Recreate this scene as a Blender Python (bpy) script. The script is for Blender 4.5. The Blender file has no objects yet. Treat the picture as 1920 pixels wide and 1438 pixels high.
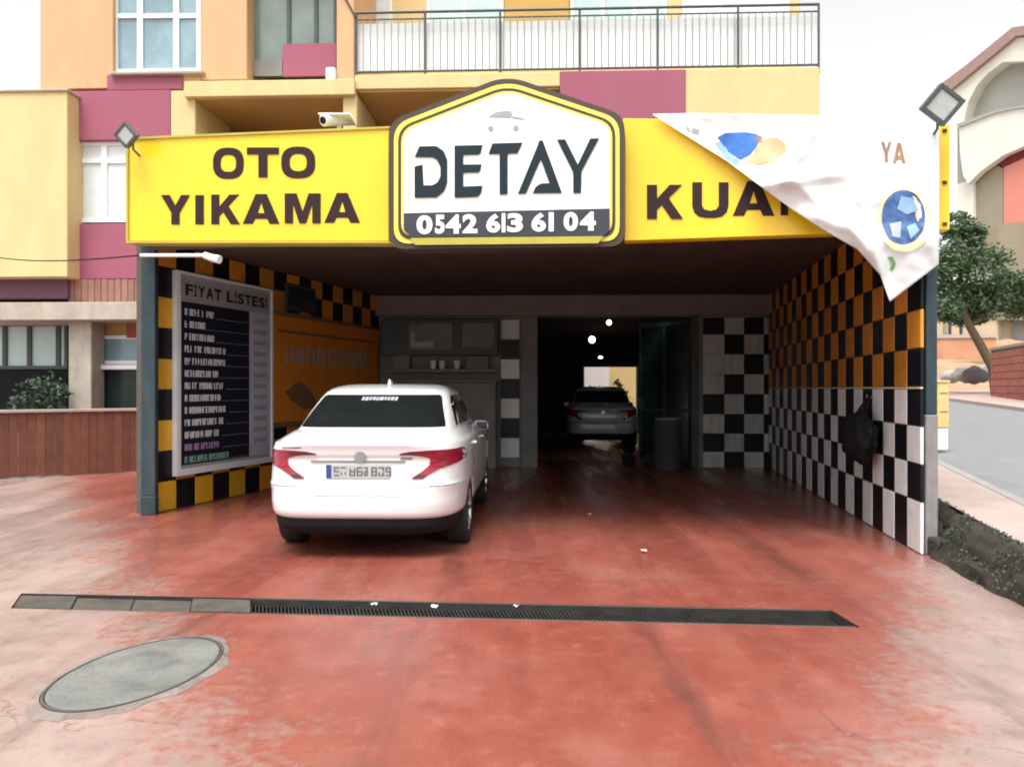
import bpy, bmesh, math, random
from mathutils import Vector, Matrix, noise
random.seed(7)
scn = bpy.context.scene
C = scn.collection
V = Vector
R = math.radians

# ------------------------------------------------------------------ camera, sky, sun, exposure
H, F, CX, HY = 1.45, 1507.0, 960.0, 728.0
cam = bpy.data.cameras.new('camera')
cam.sensor_width = 36.0
cam.lens = F / 1920 * 36
cam.shift_y = (HY - 719.0) / 1920
cam.clip_end = 2000
cam_o = bpy.data.objects.new('camera', cam)
cam_o.location = (0, 0, H)
cam_o.rotation_euler = (R(90), 0, 0)
C.objects.link(cam_o)
scn.camera = cam_o

SUN_EL, SUN_AZ = R(66), R(200)          # azimuth clockwise from +Y : behind the camera, a little left
world = bpy.data.worlds.new('World')
scn.world = world
world.use_nodes = True
nt = world.node_tree
bg = nt.nodes['Background']
sky = nt.nodes.new('ShaderNodeTexSky')
sky.sky_type = 'NISHITA'
sky.sun_disc = False
sky.sun_elevation = SUN_EL
sky.sun_rotation = SUN_AZ
sky.dust_density = 4.0
sky.air_density = 1.0
hs = nt.nodes.new('ShaderNodeHueSaturation')
hs.inputs['Saturation'].default_value = 0.05     # overcast: pale, nearly white cloud
nt.links.new(sky.outputs[0], hs.inputs['Color'])
nt.links.new(hs.outputs[0], bg.inputs['Color'])
bg.inputs['Strength'].default_value = 0.15
sun = bpy.data.lights.new('sun', 'SUN')
sun.energy = 1.35
sun.angle = R(30)
sun.color = (1.0, 0.96, 0.9)
sun_o = bpy.data.objects.new('sun', sun)
sd = V((math.sin(SUN_AZ) * math.cos(SUN_EL), math.cos(SUN_AZ) * math.cos(SUN_EL), math.sin(SUN_EL)))
sun_o.rotation_euler = sd.to_track_quat('Z', 'Y').to_euler()
sun_o.location = sd * 40
C.objects.link(sun_o)
scn.view_settings.view_transform = 'Standard'
scn.view_settings.look = 'None'
scn.view_settings.gamma = 1
scn.view_settings.use_curve_mapping = False
scn.view_settings.exposure = 1.05
scn.render.engine = 'CYCLES'
scn.cycles.use_denoising = True
scn.cycles.filter_width = 1.9
scn.cycles.sample_clamp_indirect = 4.0

# ------------------------------------------------------------------ materials
MATS = {}
def mat(name, col, rough=.6, var=.12, scale=5.0, bump=0.0, metal=0.0, spec=.5, rnd=0.0, coat=0.0, emit=None, dirt=0.0, dirtcol=(.12, .1, .08)):
    if name in MATS: return MATS[name]
    m = bpy.data.materials.new(name); m.use_nodes = True
    n = m.node_tree.nodes; l = m.node_tree.links
    p = n['Principled BSDF']
    p.inputs['Roughness'].default_value = rough
    p.inputs['Metallic'].default_value = metal
    p.inputs['Specular IOR Level'].default_value = spec
    p.inputs['Coat Weight'].default_value = coat
    g = n.new('ShaderNodeNewGeometry')
    nz = n.new('ShaderNodeTexNoise'); nz.inputs['Scale'].default_value = scale
    nz.inputs['Detail'].default_value = 7; nz.inputs['Roughness'].default_value = .62
    l.new(g.outputs['Position'], nz.inputs['Vector'])
    mr = n.new('ShaderNodeMapRange')
    mr.inputs[1].default_value = .3; mr.inputs[2].default_value = .7
    mr.inputs[3].default_value = 1 - var; mr.inputs[4].default_value = 1 + var
    l.new(nz.outputs['Fac'], mr.inputs[0])
    fac = mr.outputs[0]
    if rnd:
        oi = n.new('ShaderNodeObjectInfo')
        m2 = n.new('ShaderNodeMapRange'); m2.inputs[3].default_value = 1 - rnd; m2.inputs[4].default_value = 1 + rnd
        l.new(oi.outputs['Random'], m2.inputs[0])
        mu = n.new('ShaderNodeMath'); mu.operation = 'MULTIPLY'
        l.new(fac, mu.inputs[0]); l.new(m2.outputs[0], mu.inputs[1]); fac = mu.outputs[0]
    vm = n.new('ShaderNodeVectorMath'); vm.operation = 'SCALE'
    vm.inputs[0].default_value = col
    l.new(fac, vm.inputs['Scale'])
    out = vm.outputs[0]
    if dirt:
        n2 = n.new('ShaderNodeTexNoise'); n2.inputs['Scale'].default_value = scale * .8; n2.inputs['Detail'].default_value = 9
        n2.inputs['Roughness'].default_value = .7
        mp = n.new('ShaderNodeMapping'); mp.inputs['Scale'].default_value = (1.6, 1.6, .28)
        l.new(g.outputs['Position'], mp.inputs[0]); l.new(mp.outputs[0], n2.inputs['Vector'])
        r2 = n.new('ShaderNodeMapRange'); r2.inputs[1].default_value = .46; r2.inputs[2].default_value = .74
        r2.inputs[3].default_value = 0; r2.inputs[4].default_value = dirt
        l.new(n2.outputs['Fac'], r2.inputs[0])
        mx = n.new('ShaderNodeMix'); mx.data_type = 'RGBA'
        mx.inputs['B'].default_value = (*dirtcol, 1)
        l.new(r2.outputs[0], mx.inputs['Factor']); l.new(out, mx.inputs['A']); out = mx.outputs['Result']
    l.new(out, p.inputs['Base Color'])
    # gloss unevenness
    rr = n.new('ShaderNodeMapRange'); rr.inputs[1].default_value = .3; rr.inputs[2].default_value = .7
    rr.inputs[3].default_value = max(.02, rough - .08); rr.inputs[4].default_value = min(1, rough + .08)
    l.new(nz.outputs['Fac'], rr.inputs[0]); l.new(rr.outputs[0], p.inputs['Roughness'])
    if bump:
        b = n.new('ShaderNodeBump'); b.inputs['Strength'].default_value = bump; b.inputs['Distance'].default_value = .01
        n3 = n.new('ShaderNodeTexNoise'); n3.inputs['Scale'].default_value = scale * 9; n3.inputs['Detail'].default_value = 5
        l.new(g.outputs['Position'], n3.inputs['Vector'])
        l.new(n3.outputs['Fac'], b.inputs['Height']); l.new(b.outputs[0], p.inputs['Normal'])
    if emit:
        p.inputs['Emission Color'].default_value = (*emit[0], 1); p.inputs['Emission Strength'].default_value = emit[1]
    MATS[name] = m
    return m

peach = mat('peach_render', (.60, .365, .20), .85, .06, 1.5, .25, dirt=.45, dirtcol=(.42, .27, .15))
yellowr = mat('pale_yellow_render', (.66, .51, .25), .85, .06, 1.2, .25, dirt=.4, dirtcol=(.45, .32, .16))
magenta = mat('magenta_render', (.32, .092, .140), .85, .08, 1.5, .25, dirt=.25, dirtcol=(.30, .14, .16))
purple = mat('purple_underside_shade', (.16, .07, .11), .85, .1, 2, .2)
darkred = mat('dark_red_render', (.16, .015, .02), .8, .1, 2, .2)
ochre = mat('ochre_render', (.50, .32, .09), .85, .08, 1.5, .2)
brownclad = mat('brown_cladding', (.30, .15, .11), .7, .15, 6, .2, rnd=.15)
concrete = mat('beige_concrete', (.42, .37, .31), .85, .15, 4, .4, dirt=.3)
upvc = mat('white_upvc', (.80, .82, .82), .35, .03, 3)
winglass = mat('window_glass', (.20, .31, .36), .08, .35, .9, spec=.8)
cyanglass = mat('pale_glass', (.50, .66, .66), .12, .2, .8, spec=.7)
greyglass = mat('grey_glass', (.17, .22, .20), .12, .3, .9, spec=.7)
darkglass = mat('dark_glass', (.018, .024, .026), .06, .3, 1.5, spec=.6)
curtain = mat('curtain_glass', (.70, .76, .76), .25, .12, 1.5, spec=.6)
ironwork = mat('grey_iron', (.055, .07, .07), .5, .2, 9)
whitesheet = mat('white_sheet', (.86, .87, .86), .6, .03, 2)
whitepaint = mat('white_paint', (.80, .80, .79), .5, .04, 4)
signyellow = mat('sign_yellow', (.86, .56, .012), .38, .05, 1.3, coat=.2, dirt=.10, dirtcol=(.6, .36, .02))
signpale = mat('sign_pale_yellow', (.82, .70, .10), .4, .05, 2)
olive = mat('sign_olive', (.42, .38, .05), .5, .1, 3)
signwhite = mat('sign_white', (.84, .84, .82), .35, .02, 2, coat=.2)
signedge = mat('sign_dark_edge', (.05, .03, .02), .5, .1, 5)
navyband = mat('sign_navy', (.025, .032, .045), .4, .1, 5)
letterdark = mat('letter_dark', (.030, .016, .018), .7, .1, 5, spec=.2)
letterslate = mat('letter_slate', (.014, .026, .034), .7, .1, 5, spec=.2)
greyprint = mat('grey_print', (.28, .31, .31), .5, .1, 5)
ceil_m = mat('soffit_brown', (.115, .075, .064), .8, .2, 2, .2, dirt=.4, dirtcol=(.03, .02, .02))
beam_m = mat('beam_grey_brown', (.27, .205, .19), .8, .15, 3, .2)
tealpost = mat('teal_post_paint', (.016, .040, .052), .65, .25, 5, .15, dirt=.3)
greypost = mat('grey_post_paint', (.24, .23, .23), .7, .2, 5, .3, dirt=.4)
grout = mat('dark_grout', (.10, .085, .075), .9, .2, 8, .3)
t_yel = mat('tile_yellow', (.72, .40, .025), .34, .10, 7, rnd=.12)
t_amb = mat('tile_amber', (.66, .255, .025), .36, .14, 7, rnd=.18)
t_blk = mat('tile_black', (.009, .009, .012), .36, .25, 7, rnd=.3, spec=.25)
t_wht = mat('tile_white', (.78, .79, .78), .34, .08, 7, rnd=.08, dirt=.2, dirtcol=(.3, .28, .25))
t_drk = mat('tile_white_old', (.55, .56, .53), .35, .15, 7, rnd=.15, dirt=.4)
navyboard = mat('board_navy', (.008, .011, .026), .5, .15, 5)
boardgrey = mat('board_grey', (.36, .37, .40), .4, .12, 4)
boardlav = mat('board_lavender', (.52, .53, .66), .4, .08, 4)
boardrim = mat('board_rim', (.78, .82, .85), .35, .05, 4)
rowtext = mat('row_text', (.80, .82, .84), .5, .1, 20)
rowgreen = mat('row_text_green', (.25, .48, .40), .5, .1, 20)
rowpurple = mat('row_text_purple', (.40, .28, .50), .5, .1, 20)
orangeboard = mat('orange_board', (.80, .27, .02), .4, .1, 3, dirt=.3, dirtcol=(.45, .13, .01))
planks_m = mat('fence_plank', (.155, .052, .030), .75, .22, 7, .3, rnd=.16)
soil_m = mat('dark_soil', (.036, .029, .020), .95, .5, 5, 1.0)
weed_m = mat('weed_leaf', (.022, .032, .014), .6, .4, 6)
leaf_m = mat('tree_leaf', (.070, .120, .050), .55, .5, 1.6)
leaf2_m = mat('shrub_leaf', (.040, .075, .045), .5, .5, 3)
leafdry_m = mat('dark_shrub_leaf', (.07, .055, .02), .6, .4, 3)
bark_m = mat('bark', (.11, .085, .05), .9, .3, 8, .6)
asphalt_m = mat('asphalt', (.20, .205, .215), .75, .12, 2.5, .3)
paving_m = mat('pink_paving', (.40, .31, .275), .75, .14, 3, .3, dirt=.25, dirtcol=(.32, .26, .24))
kerb_m = mat('kerb_stone', (.30, .29, .28), .85, .2, 5, .4)
earth_m = mat('orange_earth', (.36, .23, .15), .9, .25, .8, .4)
terrain_m = mat('dry_ground', (.33, .30, .22), .9, .25, .3, .2)
redwall_m = mat('red_wall', (.34, .10, .075), .8, .18, 3, .4, rnd=.12)
housewhite = mat('house_white', (.72, .70, .64), .85, .06, .6, .2)
housegrey = mat('house_grey', (.36, .36, .33), .85, .08, .8, .2)
housepink = mat('house_pink', (.66, .24, .20), .85, .06, .6, .2)
housered = mat('house_roof_edge', (.33, .22, .20), .8, .1, 2)
houseshade = mat('house_taupe', (.30, .26, .19), .85, .1, .8)
creamwall = mat('cream_wall', (.70, .55, .26), .85, .05, 1, .2)
carwhite = mat('car_white', (.80, .81, .81), .22, .015, 3, coat=.8)
cardark = mat('car_silver_grey', (.55, .57, .60), .28, .05, 3, coat=.8)
carglass = mat('car_glass', (.010, .013, .014), .05, .2, 3, spec=.6)
blackpl = mat('black_plastic', (.012, .012, .014), .75, .2, 8, spec=.15)
rubber = mat('tyre_rubber', (.014, .014, .014), .85, .2, 10)
alloy = mat('alloy_rim', (.45, .46, .47), .3, .05, 5, metal=.9)
redlens = mat('red_lens', (.30, .008, .032), .12, .12, 9, coat=.8)
platewhite = mat('plate_white', (.42, .44, .43), .4, .03, 10)
plateblue = mat('plate_blue', (.03, .06, .22), .4, .05, 10)
platechar = mat('plate_char', (.10, .10, .12), .5, .05, 10)
chrome = mat('dull_chrome', (.35, .35, .36), .3, .05, 5, metal=.8)
seam = mat('panel_gap', (.07, .07, .075), .6, .05, 5)
lampgrey = mat('lamp_housing', (.075, .085, .085), .45, .1, 8)
lamplens = mat('lamp_lens', (.50, .53, .55), .2, .12, 8, coat=.3)
banner_m = mat('banner_vinyl', (.70, .705, .71), .4, .02, 3)
banner_b = mat('banner_back', (.60, .61, .60), .6, .06, 3)
bblue = mat('print_blue', (.02, .13, .48), .45, .25, 14)
bblue2 = mat('print_mid_blue', (.045, .11, .30), .45, .55, 18)
bpale = mat('print_pale_blue', (.26, .42, .66), .45, .15, 14)
bskin = mat('print_peach', (.70, .38, .20), .45, .12, 14)
bbrown = mat('print_brown', (.24, .13, .06), .5, .1, 10)
bcream = mat('print_cream', (.78, .68, .42), .5, .05, 10)
bgreen = mat('print_green', (.15, .36, .12), .5, .1, 10)
bgrey = mat('print_grey', (.35, .40, .42), .5, .1, 10)
ring_m = mat('worn_ring', (.075, .07, .062), .85, .4, 6, .5)
iron_m = mat('drain_iron', (.022, .021, .018), .6, .35, 9, .3)
drainlid = mat('drain_lid', (.075, .064, .052), .9, .4, 6, .8, dirt=.6, dirtcol=(.05, .042, .035))
darkpit = mat('drain_pit', (.02, .018, .016), .9, .3, 5)
surround_m = mat('cover_surround', (.20, .165, .145), .9, .35, 6, 1.0, dirt=.6, dirtcol=(.27, .20, .175))
cover_m = mat('cover_concrete', (.140, .148, .136), .9, .3, 4, 1.0, dirt=.6, dirtcol=(.26, .22, .20))
doorgreen = mat('door_green_glass', (.016, .034, .030), .15, .3, 2, spec=.5)
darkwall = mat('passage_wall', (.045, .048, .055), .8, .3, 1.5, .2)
greytile = mat('grey_panel', (.20, .195, .19), .6, .25, 2, .2)
cabteal = mat('cabinet_teal', (.040, .058, .062), .45, .3, 4)
litter_m = mat('litter_white', (.75, .73, .70), .6, .1, 20)
stone_m = mat('pale_stone', (.42, .38, .36), .9, .2, 2, .5)
stone2_m = mat('dark_stone', (.13, .11, .11), .9, .25, 2, .5)
postyellow = mat('post_yellow', (.72, .50, .22), .6, .15, 4)
bulb_w = mat('bulb_white', (.9, .9, .9), .4, emit=((.92, .95, 1.0), 3.0))
bulb_y = mat('bulb_warm', (.9, .9, .7), .4, emit=((1.0, .93, .70), 2.4))

def driveway_mat():
    m = bpy.data.materials.new('red_painted_concrete'); m.use_nodes = True
    n = m.node_tree.nodes; l = m.node_tree.links; p = n['Principled BSDF']
    g = n.new('ShaderNodeNewGeometry')
    def noise_(scale, detail=8, rough=.65, vec=None):
        t = n.new('ShaderNodeTexNoise'); t.inputs['Scale'].default_value = scale
        t.inputs['Detail'].default_value = detail; t.inputs['Roughness'].default_value = rough
        l.new(vec or g.outputs['Position'], t.inputs['Vector']); return t.outputs['Fac']
    def mth(op, a, b=None, c=None):
        t = n.new('ShaderNodeMath'); t.operation = op
        for i, x in enumerate((a, b, c)):
            if x is None: continue
            if isinstance(x, (int, float)): t.inputs[i].default_value = x
            else: l.new(x, t.inputs[i])
        return t.outputs[0]
    def rng(x, a, b, c=0., d=1.):
        t = n.new('ShaderNodeMapRange'); t.interpolation_type = 'SMOOTHSTEP'
        for i, q in enumerate((a, b, c, d)): t.inputs[i + 1].default_value = q
        l.new(x, t.inputs[0]); return t.outputs[0]
    def mixc(f, a, b):
        t = n.new('ShaderNodeMix'); t.data_type = 'RGBA'
        l.new(f, t.inputs['Factor'])
        for k, x in (('A', a), ('B', b)):
            if isinstance(x, tuple): t.inputs[k].default_value = (*x, 1)
            else: l.new(x, t.inputs[k])
        return t.outputs['Result']
    sp = n.new('ShaderNodeSeparateXYZ'); l.new(g.outputs['Position'], sp.inputs[0])
    x, y = sp.outputs[0], sp.outputs[1]
    w1 = noise_(.9); w2 = noise_(3.5); w3 = noise_(14)
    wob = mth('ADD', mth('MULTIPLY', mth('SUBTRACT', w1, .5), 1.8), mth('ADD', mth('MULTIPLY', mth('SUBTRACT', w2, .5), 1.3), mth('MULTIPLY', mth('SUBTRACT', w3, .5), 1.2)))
    # red paint fan; pale borders mix bare concrete with painted-in sky glare
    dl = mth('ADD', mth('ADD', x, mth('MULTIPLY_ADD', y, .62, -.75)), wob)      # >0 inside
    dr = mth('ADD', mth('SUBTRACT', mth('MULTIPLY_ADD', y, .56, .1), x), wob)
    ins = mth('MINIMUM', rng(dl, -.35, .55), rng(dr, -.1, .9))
    red = mixc(rng(w2, .3, .7), (.225, .056, .040), (.275, .078, .055))
    red = mixc(rng(w1, .48, .72, 0, .75), red, (.30, .130, .10))          # worn, chalky
    red = mixc(rng(w3, .60, .75, 0, .45), red, (.14, .042, .033))
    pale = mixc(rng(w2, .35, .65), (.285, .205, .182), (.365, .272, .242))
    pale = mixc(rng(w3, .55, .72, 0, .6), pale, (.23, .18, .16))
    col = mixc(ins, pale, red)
    # tyre scuffs / damp stains drawn out along the drive
    mp = n.new('ShaderNodeMapping'); mp.inputs['Scale'].default_value = (2.2, .28, 1)
    l.new(g.outputs['Position'], mp.inputs[0])
    st = noise_(1.3, 9, .7, mp.outputs[0])
    col = mixc(rng(st, .52, .70, 0, .45), col, (.15, .075, .058))
    mid = noise_(7, 10, .75)
    col = mixc(rng(mid, .55, .68, 0, .40), col, (.33, .165, .13))
    col = mixc(rng(mid, .30, .45, .38, 0), col, (.13, .04, .032))
    # tyre tracks worn into the paint where cars drive in
    for tx in (-2.02, -.54, .85, 2.25):
        d = mth('ABSOLUTE', mth('SUBTRACT', mth('ADD', x, mth('MULTIPLY', mth('SUBTRACT', w1, .5), .5)), tx))
        col = mixc(mth('MULTIPLY', rng(d, .04, .15, 1, 0), rng(st, .40, .60, .0, .42)), col, (.085, .040, .034))
    vo = n.new('ShaderNodeTexVoronoi'); vo.feature = 'DISTANCE_TO_EDGE'; vo.inputs['Scale'].default_value = .42
    dv = n.new('ShaderNodeVectorMath'); dv.operation = 'ADD'
    ns = n.new('ShaderNodeTexNoise'); ns.inputs['Scale'].default_value = 2.2; ns.inputs['Detail'].default_value = 8
    l.new(g.outputs['Position'], ns.inputs['Vector']); l.new(g.outputs['Position'], dv.inputs[0]); l.new(ns.outputs['Color'], dv.inputs[1])
    l.new(dv.outputs[0], vo.inputs['Vector'])
    crk = mth('MULTIPLY', rng(vo.outputs['Distance'], .0, .006, 1, 0), rng(w1, .45, .62, 0, .6))
    col = mixc(crk, col, (.09, .05, .045))
    spk = noise_(90, 3, .6)
    col = mixc(rng(spk, .62, .75, 0, .35), col, (.38, .29, .26))
    l.new(col, p.inputs['Base Color'])
    wet = noise_(.7, 6, .6, mp.outputs[0])
    l.new(rng(wet, .36, .58, .48, .15), p.inputs['Roughness'])
    p.inputs['Specular IOR Level'].default_value = .45
    b = n.new('ShaderNodeBump'); b.inputs['Strength'].default_value = .35; b.inputs['Distance'].default_value = .01
    l.new(noise_(45, 6), b.inputs['Height']); l.new(b.outputs[0], p.inputs['Normal'])
    return m
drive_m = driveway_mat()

# ------------------------------------------------------------------ mesh helpers
class MB:
    def __init__(s): s.v = []; s.f = []
    def add(s, vs, fs):
        k = len(s.v); s.v += [V(q) for q in vs]; s.f += [tuple(i + k for i in f) for f in fs]; return s
    def hexa(s, b, t):          # bottom ring of 4, top ring of 4
        return s.add(list(b) + list(t), [(3, 2, 1, 0), (4, 5, 6, 7), (0, 1, 5, 4), (1, 2, 6, 5), (2, 3, 7, 6), (3, 0, 4, 7)])
    def box(s, x0, x1, y0, y1, z0, z1):
        return s.hexa([(x0, y0, z0), (x1, y0, z0), (x1, y1, z0), (x0, y1, z0)], [(x0, y0, z1), (x1, y0, z1), (x1, y1, z1), (x0, y1, z1)])
    def prism(s, poly, vec):
        n = len(poly); vec = V(vec)
        vs = [V(q) for q in poly]; vs += [q + vec for q in vs]
        fs = [tuple(range(n)), tuple(range(2 * n - 1, n - 1, -1))] + [(i, i + n, (i + 1) % n + n, (i + 1) % n) for i in range(n)]
        return s.add(vs, fs)
    def tube(s, pts, r, n=8, r1=None):
        pts = [V(q) for q in pts]; k = len(pts); vs = []
        for i, q in enumerate(pts):
            d = (pts[min(i + 1, k - 1)] - pts[max(i - 1, 0)]).normalized()
            a = d.orthogonal().normalized() if i == 0 else (pa - d * pa.dot(d)).normalized()
            pa = a; b = d.cross(a)
            rr = r if r1 is None else r + (r1 - r) * i / max(1, k - 1)
            for j in range(n):
                t = 2 * math.pi * j / n
                vs.append(q + (a * math.cos(t) + b * math.sin(t)) * rr)
        fs = [(i * n + j, i * n + (j + 1) % n, (i + 1) * n + (j + 1) % n, (i + 1) * n + j) for i in range(k - 1) for j in range(n)]
        fs += [tuple(range(n - 1, -1, -1)), tuple(range((k - 1) * n, k * n))]
        return s.add(vs, fs)
    def lathe(s, prof, n=24, axis='Z', o=(0, 0, 0)):        # prof: (radius, height)
        vs = []; o = V(o)
        for r, h in prof:
            for j in range(n):
                t = 2 * math.pi * j / n; c, q = r * math.cos(t), r * math.sin(t)
                vs.append(o + (V((c, q, h)) if axis == 'Z' else V((h, c, q)) if axis == 'X' else V((c, h, q))))
        k = len(prof)
        fs = [(i * n + j, i * n + (j + 1) % n, (i + 1) * n + (j + 1) % n, (i + 1) * n + j) for i in range(k - 1) for j in range(n)]
        if prof[0][0] > 1e-4: fs.append(tuple(range(n - 1, -1, -1)))
        if prof[-1][0] > 1e-4: fs.append(tuple(range((k - 1) * n, k * n)))
        return s.add(vs, fs)
    def grid(s, rows, closed=False):
        n = len(rows[0]); vs = [q for r in rows for q in r]
        m = n if closed else n - 1
        return s.add(vs, [(i * n + j, i * n + (j + 1) % n, (i + 1) * n + (j + 1) % n, (i + 1) * n + j) for i in range(len(rows) - 1) for j in range(m)])
    def build(s, name, m, parent=None, bev=0, smooth=False, fix=True, rel=True):
        o0 = V((0, 0, 0))
        if parent is not None and rel:
            q = parent
            while q is not None: o0 = o0 + V(q.location); q = q.parent
        me = bpy.data.meshes.new(name)
        me.from_pydata([tuple(q - o0) for q in s.v], [], s.f)
        bm = bmesh.new(); bm.from_mesh(me)
        bmesh.ops.remove_doubles(bm, verts=bm.verts, dist=1e-5)
        if fix: bmesh.ops.recalc_face_normals(bm, faces=bm.faces)
        if bev:
            es = [e for e in bm.edges if len(e.link_faces) == 2 and e.calc_face_angle(0) > .5]
            if es: bmesh.ops.bevel(bm, geom=es, offset=bev, segments=1, profile=.7, affect='EDGES', clamp_overlap=True)
        if smooth:
            for f in bm.faces: f.smooth = True
            for e in bm.edges:
                if len(e.link_faces) == 2 and e.calc_face_angle(0) > R(48): e.smooth = False
        bm.to_mesh(me); bm.free()
        me.materials.append(m)
        o = bpy.data.objects.new(name, me); C.objects.link(o)
        if parent is not None: o.parent = parent
        return o

def tag(o, label=None, cat=None, group=None, kind=None):
    if label: o['label'] = label
    if cat: o['category'] = cat
    if group: o['group'] = group
    if kind: o['kind'] = kind
    return o
def thing(name, label, cat, loc=(0, 0, 0), group=None):
    o = bpy.data.objects.new(name, None); C.objects.link(o); o.location = loc
    o.empty_display_size = .2
    return tag(o, label, cat, group)
def solo(mb, name, m, label, cat, loc, group=None, **k):     # a thing that is one mesh, its origin at loc
    a = thing('tmp', 'x', 'x', loc)
    o = mb.build(name, m, a, **k); o.parent = None; o.location = loc
    bpy.data.objects.remove(a)
    return tag(o, label, cat, group)
def structure(mb, name, m, **k):
    return tag(mb.build(name, m, **k), kind='structure')

class Plane:                     # a vertical plane standing on the line A-B, n facing the camera
    def __init__(s, ax, ay, bx, by):
        s.a = V((ax, ay, 0)); s.d = V((bx - ax, by - ay, 0)); s.len = s.d.length; s.d.normalize()
        s.n = V((-s.d.y, s.d.x, 0))
        if s.n.dot(-s.a) < 0: s.n = -s.n
    def at(s, px, py, off=0.0):          # the point of the (shifted) plane seen at a pixel of the photograph
        u = V(((px - CX) / F, 1, -(py - HY) / F)); o = V((0, 0, H))
        t = (s.a + s.n * off - o).dot(s.n) / u.dot(s.n)
        return o + u * t
    def s_of(s, p): return (p - s.a).dot(s.d)
    def p(s, t, off, z): return s.a + s.d * t + s.n * off + V((0, 0, z))
    def sbox(s, mb, s0, s1, o0, o1, z0, z1):
        return mb.hexa([s.p(s0, o0, z0), s.p(s1, o0, z0), s.p(s1, o1, z0), s.p(s0, o1, z0)], [s.p(s0, o0, z1), s.p(s1, o0, z1), s.p(s1, o1, z1), s.p(s0, o1, z1)])
    def pbox(s, mb, px0, py0, px1, py1, off, dep):   # front face at off, body running dep behind it
        pm = (px0 + px1) / 2
        s0, s1 = s.s_of(s.at(px0, HY, off)), s.s_of(s.at(px1, HY, off))
        z1, z0 = s.at(pm, py0, off).z, s.at(pm, py1, off).z
        return s.sbox(mb, s0, s1, off - dep, off, z0, z1)
    def poly(s, mb, pts, off, dep):
        return mb.prism([s.at(x, y, off) for x, y in pts], s.n * -dep)
def gz(px, py, a=0.0, b=0.0):            # the point of the sloping ground z = a + b*Y seen at a pixel
    w = -(py - HY) / F
    Y = (a - H) / (w - b)
    return V(((px - CX) / F * Y, Y, a + b * Y))

# glyphs from Blender's own built-in font
_gl = {}
def glyph(ch, bold=.03):
    k = (ch, bold)
    if k not in _gl:
        cu = bpy.data.curves.new('g', 'FONT'); cu.body = ch; cu.offset = bold; cu.resolution_u = 4
        o = bpy.data.objects.new('g', cu); C.objects.link(o)
        dg = bpy.context.evaluated_depsgraph_get()
        me = bpy.data.meshes.new_from_object(o.evaluated_get(dg))
        vs = [(q.co.x, q.co.y) for q in me.vertices]; fs = [tuple(f.vertices) for f in me.polygons]
        bpy.data.objects.remove(o); bpy.data.curves.remove(cu); bpy.data.meshes.remove(me)
        x0 = min(q[0] for q in vs); x1 = max(q[0] for q in vs); y0 = min(q[1] for q in vs); y1 = max(q[1] for q in vs)
        _gl[k] = ([((a - x0) / (x1 - x0), (b - y0) / (y1 - y0)) for a, b in vs], fs)
    return _gl[k]
# upright sign-writer's capitals, drawn as outlines in a unit box (y up)
def _ring(n=28, tx=.25, ty=.23):
    vs = []; e = 2.6
    for k in range(n):
        t = 2 * math.pi * k / n; c, q = math.cos(t), math.sin(t)
        g = lambda u: math.copysign(abs(u) ** (2 / e), u)
        vs += [(.5 + .5 * g(c), .5 + .5 * g(q)), (.5 + (.5 - tx) * g(c), .5 + (.5 - ty) * g(q))]
    return vs, [(2 * k, 2 * ((k + 1) % n), 2 * ((k + 1) % n) + 1, 2 * k + 1) for k in range(n)]
def _pg(*ps): return list(ps), [tuple(range(len(ps)))]
CAPS = {'O': _ring(), 'T': _pg((.36, 0), (.64, 0), (.64, .77), (1, .77), (1, 1), (0, 1), (0, .77), (.36, .77)),
        'I': _pg((0, 0), (1, 0), (1, 1), (0, 1)),
        'Y': _pg((.36, 0), (.64, 0), (.64, .40), (1, 1), (.70, 1), (.5, .64), (.30, 1), (0, 1), (.36, .40)),
        'K': _pg((0, 0), (.28, 0), (.28, .27), (.41, .41), (.68, 0), (1, 0), (.60, .61), (.97, 1), (.63, 1), (.28, .60), (.28, 1), (0, 1)),
        'M': _pg((0, 0), (.23, 0), (.23, .66), (.41, 0), (.59, 0), (.77, .66), (.77, 0), (1, 0), (1, 1), (.67, 1), (.5, .40), (.33, 1), (0, 1)),
        'F': _pg((0, 0), (.30, 0), (.30, .40), (.88, .40), (.88, .60), (.30, .60), (.30, .79), (1, .79), (1, 1), (0, 1)),
        'U': _pg((0, .34), (.05, .16), (.18, .04), (.38, 0), (.62, 0), (.82, .04), (.95, .16), (1, .34), (1, 1), (.73, 1), (.73, .34), (.66, .24), (.5, .20), (.34, .24), (.27, .34), (.27, 1), (0, 1)),
        'A': ([(0, 0), (.27, 0), (.34, .17), (.66, .17), (.73, 0), (1, 0), (.65, 1), (.35, 1), (.41, .36), (.59, .36), (.5, .72)],
              [(0, 1, 2, 8, 10, 7), (7, 10, 6), (10, 9, 3, 4, 5, 6), (2, 3, 9, 8)])}
def letters(pl, boxes, off, par, m, caps=True, name='letter', bold=.03):   # boxes: (char, px0, py0, px1, py1); every letter is its own part
    for ch, x0, y0, x1, y1 in boxes:
        vs, fs = CAPS[ch] if caps else glyph(ch, bold)
        o = MB().add([pl.at(x0 + (x1 - x0) * a, y1 + (y0 - y1) * b, off) for a, b in vs], fs).build(name, m, par)
        md = o.modifiers.new('t', 'SOLIDIFY'); md.thickness = .004
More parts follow.
